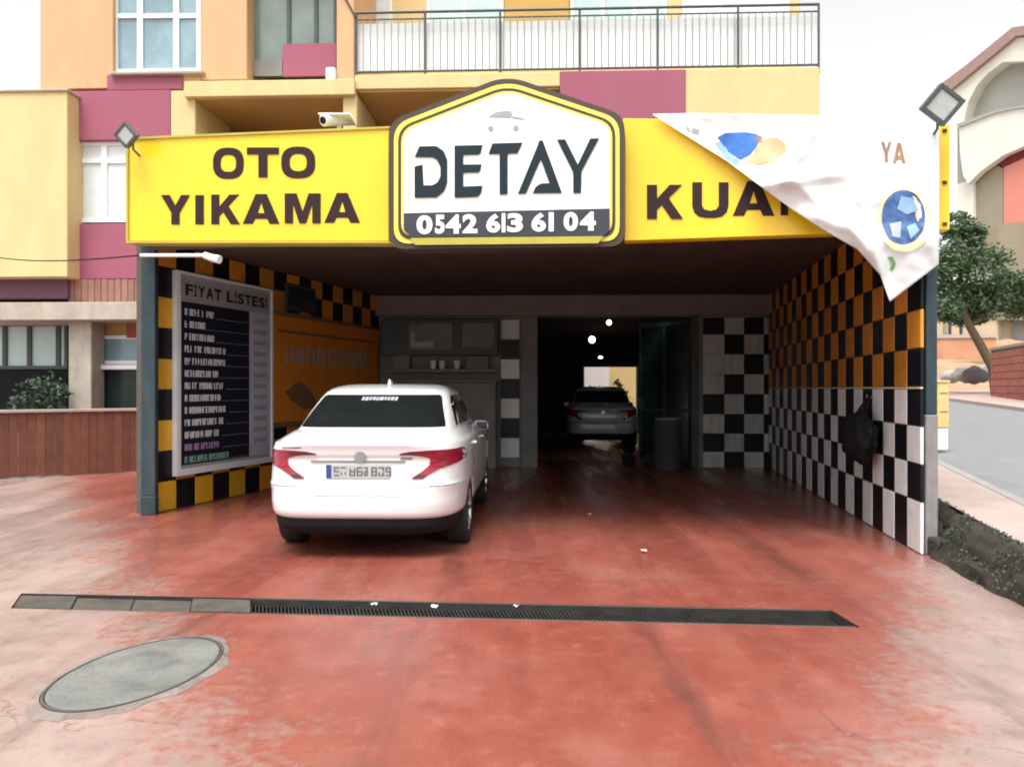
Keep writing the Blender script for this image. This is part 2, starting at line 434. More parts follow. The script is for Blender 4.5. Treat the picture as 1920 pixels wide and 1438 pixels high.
def wordboxes(word, x0, y0, x1, y1, y0b=None, y1b=None, gap=.12, widths={}):
    ws = [widths.get(c, .3 if c in 'I1' else .5 if c == ' ' else 1.0) for c in word]
    tot = sum(ws) + gap * (len(ws) - 1); u = (x1 - x0) / tot; x = x0; out = []
    for c, w in zip(word, ws):
        if c != ' ':
            f = (x - x0) / (x1 - x0)
            a = y0 + ((y0b if y0b is not None else y0) - y0) * f; b = y1 + ((y1b if y1b is not None else y1) - y1) * f
            out.append((c, x, a, x + w * u, b))
        x += (w + gap) * u
    return out

# ------------------------------------------------------------------ planes of the place
LW = Plane(-4.165, 9.3, -2.49, 15.0)       # tiled wall on the left of the bay
RW = Plane(3.577, 7.0, 4.73, 14.76)        # tiled wall on the right
BW = Plane(-2.49, 15.0, 4.73, 14.76)       # rear wall of the bay
SG = Plane(-3.965, 8.3, 3.81, 7.0)         # sign fascia
FP = Plane(-12, 14.78, 12, 13.82)          # front plane of the apartment building
FB = Plane(-12, 16.78, 12, 15.82)          # its recessed plane behind the balconies
CEIL = 3.17
SA, SB = .054, .027                        # the street climbs gently: z = SA + SB*Y

# ------------------------------------------------------------------ ground, road, pavement
D0, D1, D2, D3 = gz(40, 1112), gz(1560, 1144), gz(1614, 1176), gz(20, 1140)   # drain slot
bm = bmesh.new()
outer = [(-30, -8), (3.40, -8), (3.42, 5.6), (3.60, 6.9), (3.80, 7.0), (4.95, 15.0), (5.3, 40), (-30, 40)]
def ring(b, pts):
    vs = [b.verts.new((q[0], q[1], 0)) for q in pts]
    return [b.edges.new((vs[i], vs[(i + 1) % len(vs)])) for i in range(len(vs))]
es = ring(bm, outer) + ring(bm, [D0, D1, D2, D3])
bmesh.ops.triangle_fill(bm, edges=es, use_beauty=True)
for f in bm.faces:
    if f.normal.z < 0: f.normal_flip()
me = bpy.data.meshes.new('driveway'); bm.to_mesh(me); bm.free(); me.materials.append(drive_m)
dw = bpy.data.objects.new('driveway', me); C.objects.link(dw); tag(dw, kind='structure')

def zs(Y): return SA + SB * max(-10, min(Y, 70))
rows = []
for j in range(41):
    Y = -60 + 400 * (j / 40) ** 1.4
    row = []
    for i in range(41):
        X = -160 + 400 * i / 40
        k = max(0, min(1, (X - 6) / 6))
        row.append((X, Y, -.4 * (1 - k) + (zs(Y) - .25) * k))
    rows.append(row)
structure(MB().grid(rows), 'terrain', terrain_m, fix=False)

k0, k1 = gz(1920, 935, SA + .1, SB), gz(1780, 870, SA + .1, SB)       # road side edge of the pavement
i0, i1 = gz(1920, 1022, SA + .1, SB), gz(1760, 935, SA + .1, SB)      # planting side edge
def lin(a, b, Y): return a.x + (b.x - a.x) * (Y - a.y) / (b.y - a.y)
ys = [-6 + 2 * i for i in range(26)]
pv = [[(lin(i0, i1, Y) if Y < 16 else lin(i0, i1, 16) + (Y - 16) * .3, Y, SA + .1 + SB * Y), (lin(k0, k1, Y) - .14, Y, SA + .1 + SB * Y)] for Y in ys]
structure(MB().grid(pv), 'pavement', paving_m)
mb = MB()
kr = []
for Y in ys:
    x = lin(k0, k1, Y); z = SA + SB * Y
    kr.append([(x - .14, Y, z + .104), (x - .02, Y, z + .104), (x, Y, z + .08), (x, Y, z - .05)])
structure(MB().grid(kr), 'kerb', kerb_m)
f0, f1 = gz(1920, 772, SA, SB), gz(1780, 752, SA, SB)                 # far edge of the road
rr = [[(lin(k0, k1, Y) - .1 + (lin(f0, f1, Y) - lin(k0, k1, Y) + .1) * t / 6, Y, SA + SB * Y) for t in range(7)] for Y in ys]
structure(MB().grid(rr), 'road', asphalt_m)
fr = [[(lin(f0, f1, Y), Y, zs(Y) - .02), (lin(f0, f1, Y), Y, zs(Y) + .12), (lin(f0, f1, Y) + 2.2, Y, zs(Y) + .13), (lin(f0, f1, Y) + 9, Y, zs(Y) + .2)] for Y in ys]
structure(MB().grid(fr), 'far_pavement', paving_m)

# planted bank between the drive and the pavement
rows = []
for j in range(90):
    Y = -5 + j * .22
    xb = (3.42 if Y < 5.6 else 3.42 + (Y - 5.6) * .1385 if Y < 6.9 else 3.60 + (Y - 6.9) * 1.6 if Y < 7.02 else 3.79 + (Y - 7) * .149) - .03
    xt = max(lin(i0, i1, Y), xb + .12); zt = SA + .1 + SB * Y - .01
    row = []
    for t in range(13):
        f = t / 12
        q = V((xb + (xt - xb) * f, Y, -.03 + (zt + .03) * min(1, f * 1.25) ** .7))
        a = (noise.noise(q * 4) * .08 + noise.noise(q * 13) * .05) * (1 if 0 < t < 12 else 0)
        row.append((q.x - a, q.y, q.z + a * .6))
    rows.append(row)
structure(MB().grid(rows), 'soil_bank', soil_m, smooth=True)
mb = MB()
for k in range(5200):
    Y = random.uniform(3.0, 10.5); f = random.random()
    xb = (3.42 if Y < 5.6 else 3.42 + (Y - 5.6) * .1385 if Y < 6.9 else 3.60 + (Y - 6.9) * 1.6 if Y < 7.02 else 3.79 + (Y - 7) * .149) - .03
    if noise.noise(V((Y * 1.7, f * 2, 3))) < -.30: continue
    xt = max(lin(i0, i1, Y), xb + .12)
    q = V((xb + (xt - xb) * f, Y, (SA + .1 + SB * Y) * min(1, f * 1.25) ** .7 + .01))
    a = random.uniform(0, 6.3); L = random.uniform(.010, .034)
    d = V((math.cos(a), math.sin(a), random.uniform(.2, 1.3))).normalized(); w = d.orthogonal().normalized() * L * .35
    q = q - d * .01
    mb.add([q, q + d * L * .5 + w, q + d * L, q + d * L * .5 - w], [(0, 1, 2, 3)])
tag(mb.build('weeds', weed_m, fix=False), kind='stuff', label='low dark weeds growing on the soil bank beside the drive')

# concrete edge foot of the bank
# ------------------------------------------------------------------ drain channel across the drive
c = (D0 + D1 + D2 + D3) / 4
t = thing('drain_channel', 'long dark drain channel crossing the red concrete, its left end under dusty lids', 'drain', (c.x, c.y, -.15))
dn = V((0, 0, -.15))
mb = MB()
for a, b in ((D0, D1), (D1, D2), (D2, D3), (D3, D0)): mb.add([a, b, b + dn, a + dn], [(0, 1, 2, 3)])
mb.add([D0 + dn, D1 + dn, D2 + dn, D3 + dn], [(0, 1, 2, 3)])
mb.build('trough', darkpit, t)
L = (D1 - D0).length
def dpt(f, g, z=0):
    a = D0.lerp(D1, f); b = D3.lerp(D2, f); q = a.lerp(b, g); return V((q.x, q.y, z))
f0_ = .30
n = 4
for i in range(n):                                   # dusty lids on the left third
    a, b = f0_ * i / n + .0003, f0_ * (i + 1) / n - .0006
    z = -.010 + random.uniform(-.012, .008)
    MB().hexa([dpt(a, .06, z - .03), dpt(b, .06, z - .03), dpt(b, .84, z - .03), dpt(a, .84, z - .03)],
              [dpt(a, .06, z), dpt(b, .06, z), dpt(b, .84, z), dpt(a, .84, z)]).build('lid', drainlid, t, bev=.006)
for nm, g0, g1 in (('rim', .0, .05), ('rim', .95, 1.)):
    MB().hexa([dpt(f0_, g0, -.06), dpt(.995, g0, -.06), dpt(.995, g1, -.06), dpt(f0_, g1, -.06)],
              [dpt(f0_, g0, .004), dpt(.995, g0, .004), dpt(.995, g1, .004), dpt(f0_, g1, .004)]).build('rim', iron_m, t, bev=.004)
mb = MB(); nb = 150
for i in range(nb):                                  # grate bars, too fine to tell apart in the photograph
    a = f0_ + (.995 - f0_) * i / nb; b = a + (.995 - f0_) / nb * .38
    mb.hexa([dpt(a, .05, -.08), dpt(b, .05, -.08), dpt(b, .95, -.08), dpt(a, .95, -.08)], [dpt(a, .05, -.045), dpt(b, .05, -.045), dpt(b, .95, -.045), dpt(a, .95, -.045)])
tag(mb.build('grate', iron_m, t), kind='stuff')
# scraps lying on it
spots = [(700, 1137, 'pale leaf scrap lying on the drain under the rear of the white car'), (815, 1142, 'bright twisted scrap lying in the dark drain, left of its middle'), (968, 1141, 'small pale scrap lying in the dark drain below the hexagonal sign'),
         (1207, 1036, 'white scrap lying on red concrete to the right of the white car'), (1107, 967, 'tiny white scrap on the dark floor in front of the passage')]
for px, py, lb in spots:
    q = gz(px, py); mb = MB(); rows = []
    a0 = random.uniform(0, 3)
    for i in range(5):
        rows.append([])
        for j in range(4):
            x, y = (i / 4 - .5) * random.uniform(.04, .06), (j / 3 - .5) * .03
            rows[-1].append((q.x + x * math.cos(a0) - y * math.sin(a0), q.y + x * math.sin(a0) + y * math.cos(a0), .012 + random.uniform(0, .022)))
    solo(mb.grid(rows), 'litter_scrap', litter_m, lb, 'litter', (q.x, q.y, 0), 'scraps lying on the drive')

# ------------------------------------------------------------------ round access cover
cc = V((-1.905, 4.11, 0))
A, B = V((.318, .26, 0)), V((-.115, .455, 0))
t = thing('manhole_cover', 'worn round grey concrete cover set in the red drive', 'manhole cover', (cc.x, cc.y, 0))
def ell(r, z, n=72, jit=0):
    return [cc + (A * math.cos(6.28318 * i / n) + B * math.sin(6.28318 * i / n)) * (r * (1 + jit * (noise.noise(V((math.cos(6.28318 * i / n) * 2.5, math.sin(6.28318 * i / n) * 2.5, r))) + .5 * noise.noise(V((math.cos(6.28318 * i / n) * 9, math.sin(6.28318 * i / n) * 9, r)))))) + V((0, 0, z)) for i in range(n)]
MB().grid([ell(1.15, .0015, 140, .10), ell(1.10, .006, 140, .06), ell(1.04, .012, 140), ell(1.04, .002, 140)], True).build('surround', surround_m, t)
MB().grid([ell(1.028, .0075), ell(1.028, .015), ell(1.0, .015), ell(1.0, .005)], True).build('ring', ring_m, t)
rows = [ell(.985, .005), ell(.985, .013), ell(.96, .017)] + [ell(r, .018 + .004 * noise.noise(V((r * 5, 0, 0)))) for r in (.8, .6, .4, .2, .02)]
mb = MB().grid(rows, True); k = len(mb.v); mb.f.append(tuple(range(k - 72, k)))
mb.build('lid', cover_m, t)
MB().grid([ell(1.0, .0055), ell(.98, .0055)], True).build('gap', darkpit, t)

# ------------------------------------------------------------------ garage bay: walls with tiles, ceiling, posts
def tile_mesh(name, w, h, m):
    d, c = .014, .006
    v = []
    for y, k in ((-d, c), (-d + c, 0), (d - c, 0), (d, c)):
        v += [(-w / 2 + k, y, -h / 2 + k), (w / 2 - k, y, -h / 2 + k), (w / 2 - k, y, h / 2 - k), (-w / 2 + k, y, h / 2 - k)]
    f = [(0, 1, 2, 3), (15, 14, 13, 12)]
    for r in range(3):
        for j in range(4): f.append((r * 4 + j, (r + 1) * 4 + j, (r + 1) * 4 + (j + 1) % 4, r * 4 + (j + 1) % 4))
    me = bpy.data.meshes.new(name); me.from_pydata(v, [], f); me.materials.append(m)
    return me
def tiles(pl, root, cells, gap=.006):    # cells: (s0, s1, z0, z1, material)
    ang = math.atan2(pl.d.y, pl.d.x); cache = {}
    for s0, s1, z0, z1, m in cells:
        k = (round(s1 - s0, 3), round(z1 - z0, 3), m.name)
        if k not in cache: cache[k] = tile_mesh('tile', k[0] - gap, k[1] - gap, m)
        o = bpy.data.objects.new('tile', cache[k])
        o.location = pl.p((s0 + s1) / 2, random.uniform(.0, .004), (z0 + z1) / 2) - V(root.location)
        o.rotation_euler = (0, 0, ang); o.parent = root
        C.objects.link(o)

# left wall
t = thing('tiled_wall', 'left wall of the bay with yellow and black tiles around the price board', 'wall', tuple(LW.p(3, 0, 0)))
LW.sbox(MB(), -.02, LW.len, -.2, 0, -.05, CEIL - .003).build('wall', grout, t)
cells = []
for r in range(9):
    z0 = -.012 + .362 * r
    for c_ in range(17):
        s0 = .05 + .346 * c_
        m = (t_yel if c_ < 6 and r < 8 else t_amb) if (c_ + r) % 2 == 0 else t_blk
        cells.append((s0, s0 + .346, max(.004, z0), min(z0 + .362, CEIL - .01), m))
tiles(LW, t, cells)

# right wall
t = thing('tiled_wall', 'right wall of the bay with amber and black tiles over white and black ones', 'wall', tuple(RW.p(4, 0, 0)))
RW.sbox(MB(), .13, RW.len, -.09, 0, -.05, CEIL - .003).build('wall', grout, t)
zr = [.004, .455, .785, 1.115, 1.445]
cells = []
cw = RW.len / 22
for c_ in range(22):
    for r in range(4): cells.append((c_ * cw, (c_ + 1) * cw, zr[r], zr[r + 1], t_wht if (c_ + r) % 2 == 0 else t_blk))
    for r in range(5): cells.append((c_ * cw, (c_ + 1) * cw, 1.462 + .341 * r, 1.462 + .341 * (r + 1) - .002, t_amb if (c_ + r) % 2 == 1 else t_blk))
tiles(RW, t, cells)
RW.sbox(MB(), 0, RW.len, -.003, .022, 1.447, 1.460).build('trim', bcream, t)

# rear wall, split by the passage opening
def bx(px): return BW.s_of(BW.at(px, HY))
def bz(py): return BW.at(1000, py).z
s_l, s_r = bx(988), bx(1305); zt = bz(594)
t = thing('rear_wall', 'dim rear wall of the bay with a dark opening and checkered tiles', 'wall', tuple(BW.p(3, 0, 0)))
mb = MB()
BW.sbox(mb, .0, s_l, -.25, 0, -.05, CEIL - .004)
BW.sbox(mb, s_r, BW.len, -.25, 0, -.05, CEIL - .004)
BW.sbox(mb, s_l, s_r, -.25, 0, zt, CEIL - .004)
mb.build('wall', greytile, t)
BW.pbox(MB(), 700, 553, 1448, 591, .16, .16).build('beam', beam_m, t, bev=.01)
BW.pbox(MB(), 977, 592, 1008, 880, .10, .11).build('pilaster', greytile, t, bev=.008)
BW.pbox(MB(), 1296, 592, 1309, 880, .06, .07).build('door_post', cabteal, t, bev=.005)
cells = []
sc0, sc1 = bx(939), bx(974)
for k in range(7):
    cells.append((sc0, sc1, 2.72 - .365 * (k + 1), 2.72 - .365 * k, t_wht if k % 2 == 0 else t_blk))
xs = [1318, 1358, 1395, 1432, 1452]; zz = [597, 628, 665, 702, 739, 776, 812, 846, 878]
for i in range(4):
    for j in range(8):
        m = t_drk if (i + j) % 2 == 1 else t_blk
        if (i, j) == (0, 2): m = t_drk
        cells.append((bx(xs[i]), bx(xs[i + 1]), bz(zz[j + 1]), bz(zz[j]), m))
tiles(BW, t, cells)
# cabinet and things along the rear wall, left of the opening
p0 = BW.at(820, 870, .2)
t = thing('wall_cabinet', 'dark cabinet with two glass doors on the rear wall behind the white car', 'cabinet', tuple(BW.at(822, 672, .0)))
BW.pbox(MB(), 716, 598, 934, 666, .24, .24).build('body', cabteal, t, bev=.01)
BW.pbox(MB(), 766, 606, 848, 656, .262, .02).build('door', greytile, t, bev=.006)
BW.pbox(MB(), 866, 606, 928, 652, .262, .02).build('door', greytile, t, bev=.006)
mb = MB(); BW.pbox(mb, 770, 624, 777, 651, .275, .012); BW.pbox(mb, 777.2, 641, 812, 651, .275, .012)
mb.build('paper_strip', boardgrey, t)
t = thing('shelf', 'dim grey shelf under the dark cabinet on the rear wall', 'shelf', tuple(BW.at(820, 692, 0)))
BW.pbox(MB(), 718, 692, 932, 698, .30, .30).build('board', beam_m, t, bev=.005)
BW.pbox(MB(), 735, 664, 768, 692, .2, .16).build('side_panel', greytile, t)
BW.pbox(MB(), 876, 668, 915, 692, .2, .16).build('side_panel', greytile, t)
for px, lb in ((812, 'pale cup on the dim shelf, left one of three close together'), (829, 'pale cup on the dim shelf, middle one of three'), (857, 'whitest cup on the dim shelf, standing apart from two others')):
    q = BW.at(px, 691.6, .22)
    r = .065
    solo(MB().lathe([(r * .7, 0), (r * .75, .004), (r, .15), (r * .93, .15), (r * .68, .012), (0.0, .012)], 20, o=q), 'cup', whitepaint, lb, 'cup', tuple(q), 'cups on the shelf')
t = thing('counter', 'low grey counter along the rear wall behind the white car', 'counter', tuple(BW.at(830, 870, .2)))
BW.sbox(MB(), .35, bx(932), .03, .45, .0, 1.55).build('body', greytile, t, bev=.01)
BW.sbox(MB(), .30, bx(934), .02, .50, 1.551, 1.60).build('worktop', beam_m, t, bev=.008)

# passage behind the opening
t = thing('passage', 'dark passage running back from the bay to a bright far door', 'passage', (2.0, 21, 0))
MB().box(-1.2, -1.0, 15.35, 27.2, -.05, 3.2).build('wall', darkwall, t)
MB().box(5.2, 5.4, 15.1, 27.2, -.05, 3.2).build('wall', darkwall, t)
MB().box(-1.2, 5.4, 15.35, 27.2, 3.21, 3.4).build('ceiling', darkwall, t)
q0 = V(((1095 - CX) / F * 27, 27, 0)).x; q1 = V(((1194 - CX) / F * 27, 27, 0)).x; zt2 = H - (688 - HY) / F * 27
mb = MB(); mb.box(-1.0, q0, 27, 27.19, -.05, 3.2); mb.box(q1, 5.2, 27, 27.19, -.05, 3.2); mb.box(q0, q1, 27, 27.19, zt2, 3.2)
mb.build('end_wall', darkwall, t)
for a in (q0 - .06, q1 - .0): MB().box(a, a + .06, 26.9, 26.998, 0, zt2 + .06).build('door_frame', greytile, t)
t = thing('yard_wall', 'bright wall seen through the far door, white beside cream', 'wall', (3.2, 33, 0))
xm = (1143 - CX) / F * 33
MB().box(-3, xm, 33, 33.3, -.05, 3.6).build('panel', whitepaint, t)
MB().box(xm, 9, 32.98, 33.3, -.05, 3.6).build('panel', creamwall, t)
# glazed door leaf standing in the right of the opening
t = thing('door_leaf', 'dark green glass door leaf folded open in the right of the passage', 'door', tuple(BW.at(1250, 880, -.4)))
DL = Plane(*BW.at(1200, 800, -1.3).xy, *BW.at(1297, 800, -.30).xy)
s1 = DL.len; z1 = zt - .04
mb = MB()
for a, b in ((0, .06), (s1 / 2 - .03, s1 / 2 + .03), (s1 - .06, s1)): DL.sbox(mb, a, b, -.03, .03, .02, z1)
for a, b in ((.02, .14), (1.0, 1.06), (z1 - .08, z1)):
    DL.sbox(mb, .061, s1 / 2 - .031, -.028, .028, a, b); DL.sbox(mb, s1 / 2 + .031, s1 - .061, -.028, .028, a, b)
mb.build('frame', cabteal, t)
for a, b in ((.061, s1 / 2 - .031), (s1 / 2 + .031, s1 - .061)):
    for z0, z2 in ((.141, .999), (1.061, z1 - .081)): DL.sbox(MB(), a, b, -.008, .008, z0, z2).build('pane', doorgreen, t)
DL.sbox(MB(), .02, .05, .035, .075, 1.05, 1.25).build('handle', chrome, t)
# lamps in the passage
for px, py, Y, m, r, lb in ((1142, 605, 16.4, bulb_y, .055, 'warm lit bulb hanging highest, just inside the dark opening'), (1110, 637, 19.5, bulb_w, .085, 'bright white lit lamp hanging in the passage, left of the others'),
                            (1126, 670, 24.0, bulb_w, .07, 'flat faint lit lamp hanging just above the bright far door'), (1241, 706, 17.5, bulb_w, .06, 'small lit lamp by the green glass door leaf')):
    q = V(((px - CX) / F * Y, Y, H - (py - HY) / F * Y))
    t = thing('hanging_lamp', lb, 'lamp', tuple(q + V((0, 0, .1))), 'lit lamps in the passage')
    fl = .55 if Y == 24.0 or Y == 17.5 else 1
    MB().lathe([(0.001, -r * fl), (r * .6, -r * .8 * fl), (r, 0), (r * .75, r * .6 * fl), (r * .35, r * fl)], 16, o=q).build('bulb', m, t, smooth=True)
    MB().lathe([(r * .38, r * .95 * fl), (r * .38, r * 1.7), (.0, r * 1.75)], 12, o=q).build('socket', blackpl, t)
    MB().tube([q + V((0, 0, r * 1.6)), (q.x, q.y, 3.2)], .006, 6).build('cord', blackpl, t)
q = gz(1250, 845); q = V(((1252 - CX) / F * 14.3, 14.3, 0))
t = thing('barrel', 'dim barrel standing by the green glass door', 'barrel', tuple(q))
MB().lathe([(.22, 0), (.24, .02), (.24, .30), (.255, .32), (.24, .34), (.24, .6), (.255, .62), (.24, .64), (.24, .9)], 28, o=q).build('body', darkwall, t)
MB().lathe([(.243, .895), (.243, .925), (.21, .925), (.21, .90), (0, .90)], 28, o=q).build('lid', greytile, t)
q = V(((1178 - CX) / F * 15.6, 15.6, 0))
t = thing('bucket', 'small dark bucket with a pale handle on the passage floor', 'bucket', tuple(q))
MB().lathe([(.11, 0), (.15, .28), (.158, .285), (.145, .285), (.105, .015), (0, .015)], 24, o=q).build('body', blackpl, t)
MB().tube([q + V((.15 * math.cos(a), -.02 - .1 * math.sin(a), .28 - .12 * math.sin(a))) for a in [math.pi * i / 12 for i in range(13)]], .006, 6).build('handle', whitepaint, t)

# canopy
t = thing('canopy', 'flat concrete canopy roof carrying the yellow signs', 'canopy', (0, 11, CEIL))
pl_ = [(-3.98, 8.5, CEIL), (3.80, 7.2, CEIL), (3.98, 7.5, CEIL), (5.1, 15.1, CEIL), (-2.65, 15.28, CEIL), (-4.33, 9.3, CEIL)]
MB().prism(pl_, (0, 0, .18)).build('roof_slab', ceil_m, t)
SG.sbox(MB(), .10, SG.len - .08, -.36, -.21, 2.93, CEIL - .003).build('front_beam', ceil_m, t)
# posts
def post(px0, px1, Y, zt, label, low, split, dep=None):
    x0, x1 = (px0 - CX) / F * Y, (px1 - CX) / F * Y; w = dep or x1 - x0
    t = thing('steel_post', label, 'post', ((x0 + x1) / 2, Y, 0), 'posts carrying the canopy')
    MB().box(x0, x1, Y, Y + w, split, zt).build('shaft', tealpost, t, bev=.008)
    MB().box(x0 - .004, x1 + .004, Y - .004, Y + w + .004, .0, split - .002).build('base', low, t, bev=.008)
    return t
post(264, 291, 9.19, CEIL - .004, 'dark teal post at the left corner under the yellow sign', tealpost, .22, .09)
post(1737, 1758, 7.012, CEIL - .15, 'teal post with a grey painted foot at the right corner of the bay', greypost, 1.22)
q = V(((1752 - CX) / F * 6.80, 6.80, 0))
tq = MB().box(3.62, 3.75, 6.86, 7.04, -.05, .16)
solo(tq, 'post_footing', soil_m, 'dark mouldy concrete footing at the foot of the right post', 'footing', (3.7, 6.85, 0), bev=.02)

# ------------------------------------------------------------------ price board, orange board, frames, bag
s0, s1 = LW.s_of(LW.at(333, HY, .08)), LW.s_of(LW.at(512, HY, .08))
zb, ztp = .40, 2.86
t = thing('price_board', 'tall dark price list board hanging on the left tiled wall', 'sign', tuple(LW.p((s0 + s1) / 2, .02, zb)))
LW.sbox(MB(), s0, s1, .02, .055, zb, ztp).build('panel', boardgrey, t)
mb = MB(); e = .05
LW.sbox(mb, s0 - .02, s0 + e, .02, .085, zb, ztp); LW.sbox(mb, s1 - .03, s1, .02, .085, zb, ztp)
LW.sbox(mb, s0 + e + .001, s1 - .031, .02, .083, zb, zb + .075); LW.sbox(mb, s0 + e + .001, s1 - .031, .02, .083, ztp - .03, ztp)
mb.build('frame', boardrim, t)
sn = LW.s_of(LW.at(467, HY, .06)); zh = 2.52
LW.sbox(MB(), s0 + .10, sn, .056, .062, zb + .12, zh - .02).build('list_panel', navyboard, t)
LW.sbox(MB(), sn + .02, s1 - .05, .056, .062, zb + .12, zh - .02).build('price_column', boardlav, t)
def wlet(pl, word, sa, sb, za, zb_, off, bold=.03):
    ws = [.32 if c in 'Iİ' else .5 if c == ' ' else 1 for c in word]; u = (sb - sa) / (sum(ws) + .18 * (len(ws) - 1)); x = sa
    for c_, w in zip(word, ws):
        if c_ != ' ':
            vs, fs = glyph(c_, bold); hh = (zb_ - za) * (1.2 if c_ == 'İ' else 1)
            o = MB().add([pl.p(x + w * u * a, off, za + hh * b) for a, b in vs], fs).build('letter', letterdark, t)
        x += (w + .18) * u
wlet(LW, 'FİYAT LİSTESİ', s0 + .16, s1 - .12, 2.58, 2.72, .066)
mm_ = 1.15
rl = [.40, .25, .40, .58, .55, .46, .55, .50, .60, .55, .48, .50, .62]
for k in range(13):
    z = zh - .14 - k * .150
    mb = MB(); x = s0 + .15; end = x + (sn - s0 - .1) * rl[k]
    while x < end:                                   # print too blurred to read: rows of marks
        w = random.uniform(.034, .046); z0_, z1_ = z - .040, z + .040
        LW.sbox(mb, x, x + .014, .0622, .066, z0_, z1_)
        for h_ in (z0_, z - .007, z1_ - .014):
            if random.random() < .62: LW.sbox(mb, x + .0142, x + w - .0102, .0622, .066, h_, h_ + .014)
        if random.random() < .6: LW.sbox(mb, x + w - .010, x + w, .0622, .066, z0_ + (.04 if random.random() < .3 else 0), z1_)
        x += w + .010
        if random.random() < .14: x += .035
    tag(mb.build('text_row', rowgreen if k == 12 else rowpurple if k == 11 else rowtext, t), kind='stuff')
    LW.sbox(MB(), end + .05, sn - .03, .0622, .064, z - .045, z - .040).build('rule', boardgrey, t)
    if k < 12: LW.sbox(MB(), sn + .10, s1 - .14, .0622, .066, z - .03, z + .03).build('price_mark', boardgrey, t)

s0, s1 = LW.s_of(LW.at(514, HY, .05)), LW.len - .12
t = thing('orange_board', 'large orange board fixed on the left wall beyond the price board', 'sign', tuple(LW.p((s0 + s1) / 2, .02, .95)))
LW.sbox(MB(), s0, s1, .018, .05, .95, 2.52).build('panel', orangeboard, t, bev=.006)
mb = MB(); LW.sbox(mb, s0 - .03, s1 + .03, .016, .07, .88, .947); LW.sbox(mb, s0 - .03, s1 + .03, .016, .07, 2.523, 2.57)
mb.build('frame', bbrown, t)
LW.sbox(MB(), s0 + .1, s1 - .1, .0505, .056, 2.27, 2.31).build('stripe', bbrown, t)
x = s0 + .30; mb = MB()
while x < s1 - .45:                                  # lettering lost in the gloom: only soft upright strokes can be made out
    w = random.uniform(.05, .10)
    LW.sbox(mb, x, x + w, .0505, .054, 1.80 + random.uniform(0, .05), 2.12 - random.uniform(0, .06)); x += w + random.uniform(.05, .13)
tag(mb.build('blurred_print', boardgrey, t), kind='stuff')
LW.poly(MB(), [(535, 735), (560, 715), (575, 722), (600, 760), (570, 768), (548, 752)], .056, .005).build('print', bbrown, t)
a, b = LW.s_of(LW.at(536, HY, .05)), LW.s_of(LW.at(592, HY, .05))
t = thing('picture_frame', 'dark framed picture above the orange board, dim in the corner of the ceiling', 'picture', tuple(LW.p((a + b) / 2, .02, 2.62)))
LW.sbox(MB(), a, b, .02, .06, 2.62, 3.02).build('frame', cabteal, t, bev=.01)
LW.sbox(MB(), a + .06, b - .06, .0605, .066, 2.67, 2.97).build('picture', doorgreen, t)

# black bag on the right wall
q = RW.at(1610, 820, .16)
t = thing('black_bag', 'black bag hanging on the white and black tiles of the right wall', 'bag', tuple(q - V((0, 0, .28))))
bmm = bmesh.new(); bmesh.ops.create_icosphere(bmm, subdivisions=4, radius=1)
vs = []
for v in bmm.verts:
    c_ = v.co.copy(); k = 1 + .22 * noise.noise(c_ * 2.1) + .07 * noise.noise(c_ * 6)
    w = 1.0 + .22 * max(0, c_.z) - .25 * max(0, -c_.z) * (c_.x < 0)
    vs.append(q + RW.d * (c_.x * .46 * k * w) + RW.n * (c_.y * .13 * k) + V((0, 0, c_.z * .27 * k)))
fs = [tuple(v.index for v in f.verts) for f in bmm.faces]; bmm.free()
MB().add(vs, fs).build('body', blackpl, t, smooth=True)
h0 = q + V((0, 0, .42)) - RW.n * .10
MB().tube([q + V((0, 0, .2)) - RW.d * .2, h0 - RW.d * .02, h0 + RW.d * .02, q + V((0, 0, .2)) + RW.d * .2], .014, 8).build('strap', blackpl, t)
MB().tube([h0 - RW.n * .05, h0 + RW.n * .02, h0 + RW.n * .02 + V((0, 0, .03))], .008, 8).build('hook', chrome, t)

# ------------------------------------------------------------------ apartment building
bt = thing('apartment_building', 'peach and magenta apartment block rising behind the yellow signs', 'building', (-1, 15.5, 0))
def wallp(name, m, pl, x0, y0, x1, y1, off, dep, parent=None, **k):
    k.setdefault('bev', .012 if dep > .15 and 'soffit' not in name else 0)
    return pl.pbox(MB(), x0, y0, x1, y1, off, dep).build(name, m, parent or bt, **k)
def windowp(pl, x0, y0, x1, y1, off, gm, fm, vbars, hbars, parent=None, fw=7, rec=.10):
    par = parent or bt
    fr = wallp('window', gm, pl, x0 + fw, y0 + fw, x1 - fw, y1 - fw, off - rec, .03, par)
    mb = MB(); o, d = off - rec + .045, .075
    pl.pbox(mb, x0, y0, x0 + fw - .1, y1, o, d); pl.pbox(mb, x1 - fw + .1, y0, x1, y1, o, d)
    pl.pbox(mb, x0 + fw, y0, x1 - fw, y0 + fw - .1, o, d); pl.pbox(mb, x0 + fw, y1 - fw + .1, x1 - fw, y1, o, d)
    for v in vbars: pl.pbox(mb, v - fw * .65, y0 + fw + .1, v + fw * .65, y1 - fw - .1, o - .004, d - .01)
    xs_ = [x0 + fw] + sorted(vbars) + [x1 - fw]
    for h in hbars:
        for a, b in zip(xs_[:-1], xs_[1:]):
            pl.pbox(mb, a + (fw * .65 + .1 if a != xs_[0] else 0), h - fw * .5, b - (fw * .65 + .1 if b != xs_[-1] else 0), h + fw * .5, o - .008, d - .02)
    ob = mb.build('frame', fm, par); ob.parent = fr; ob.location = V((0, 0, 0))
    return fr
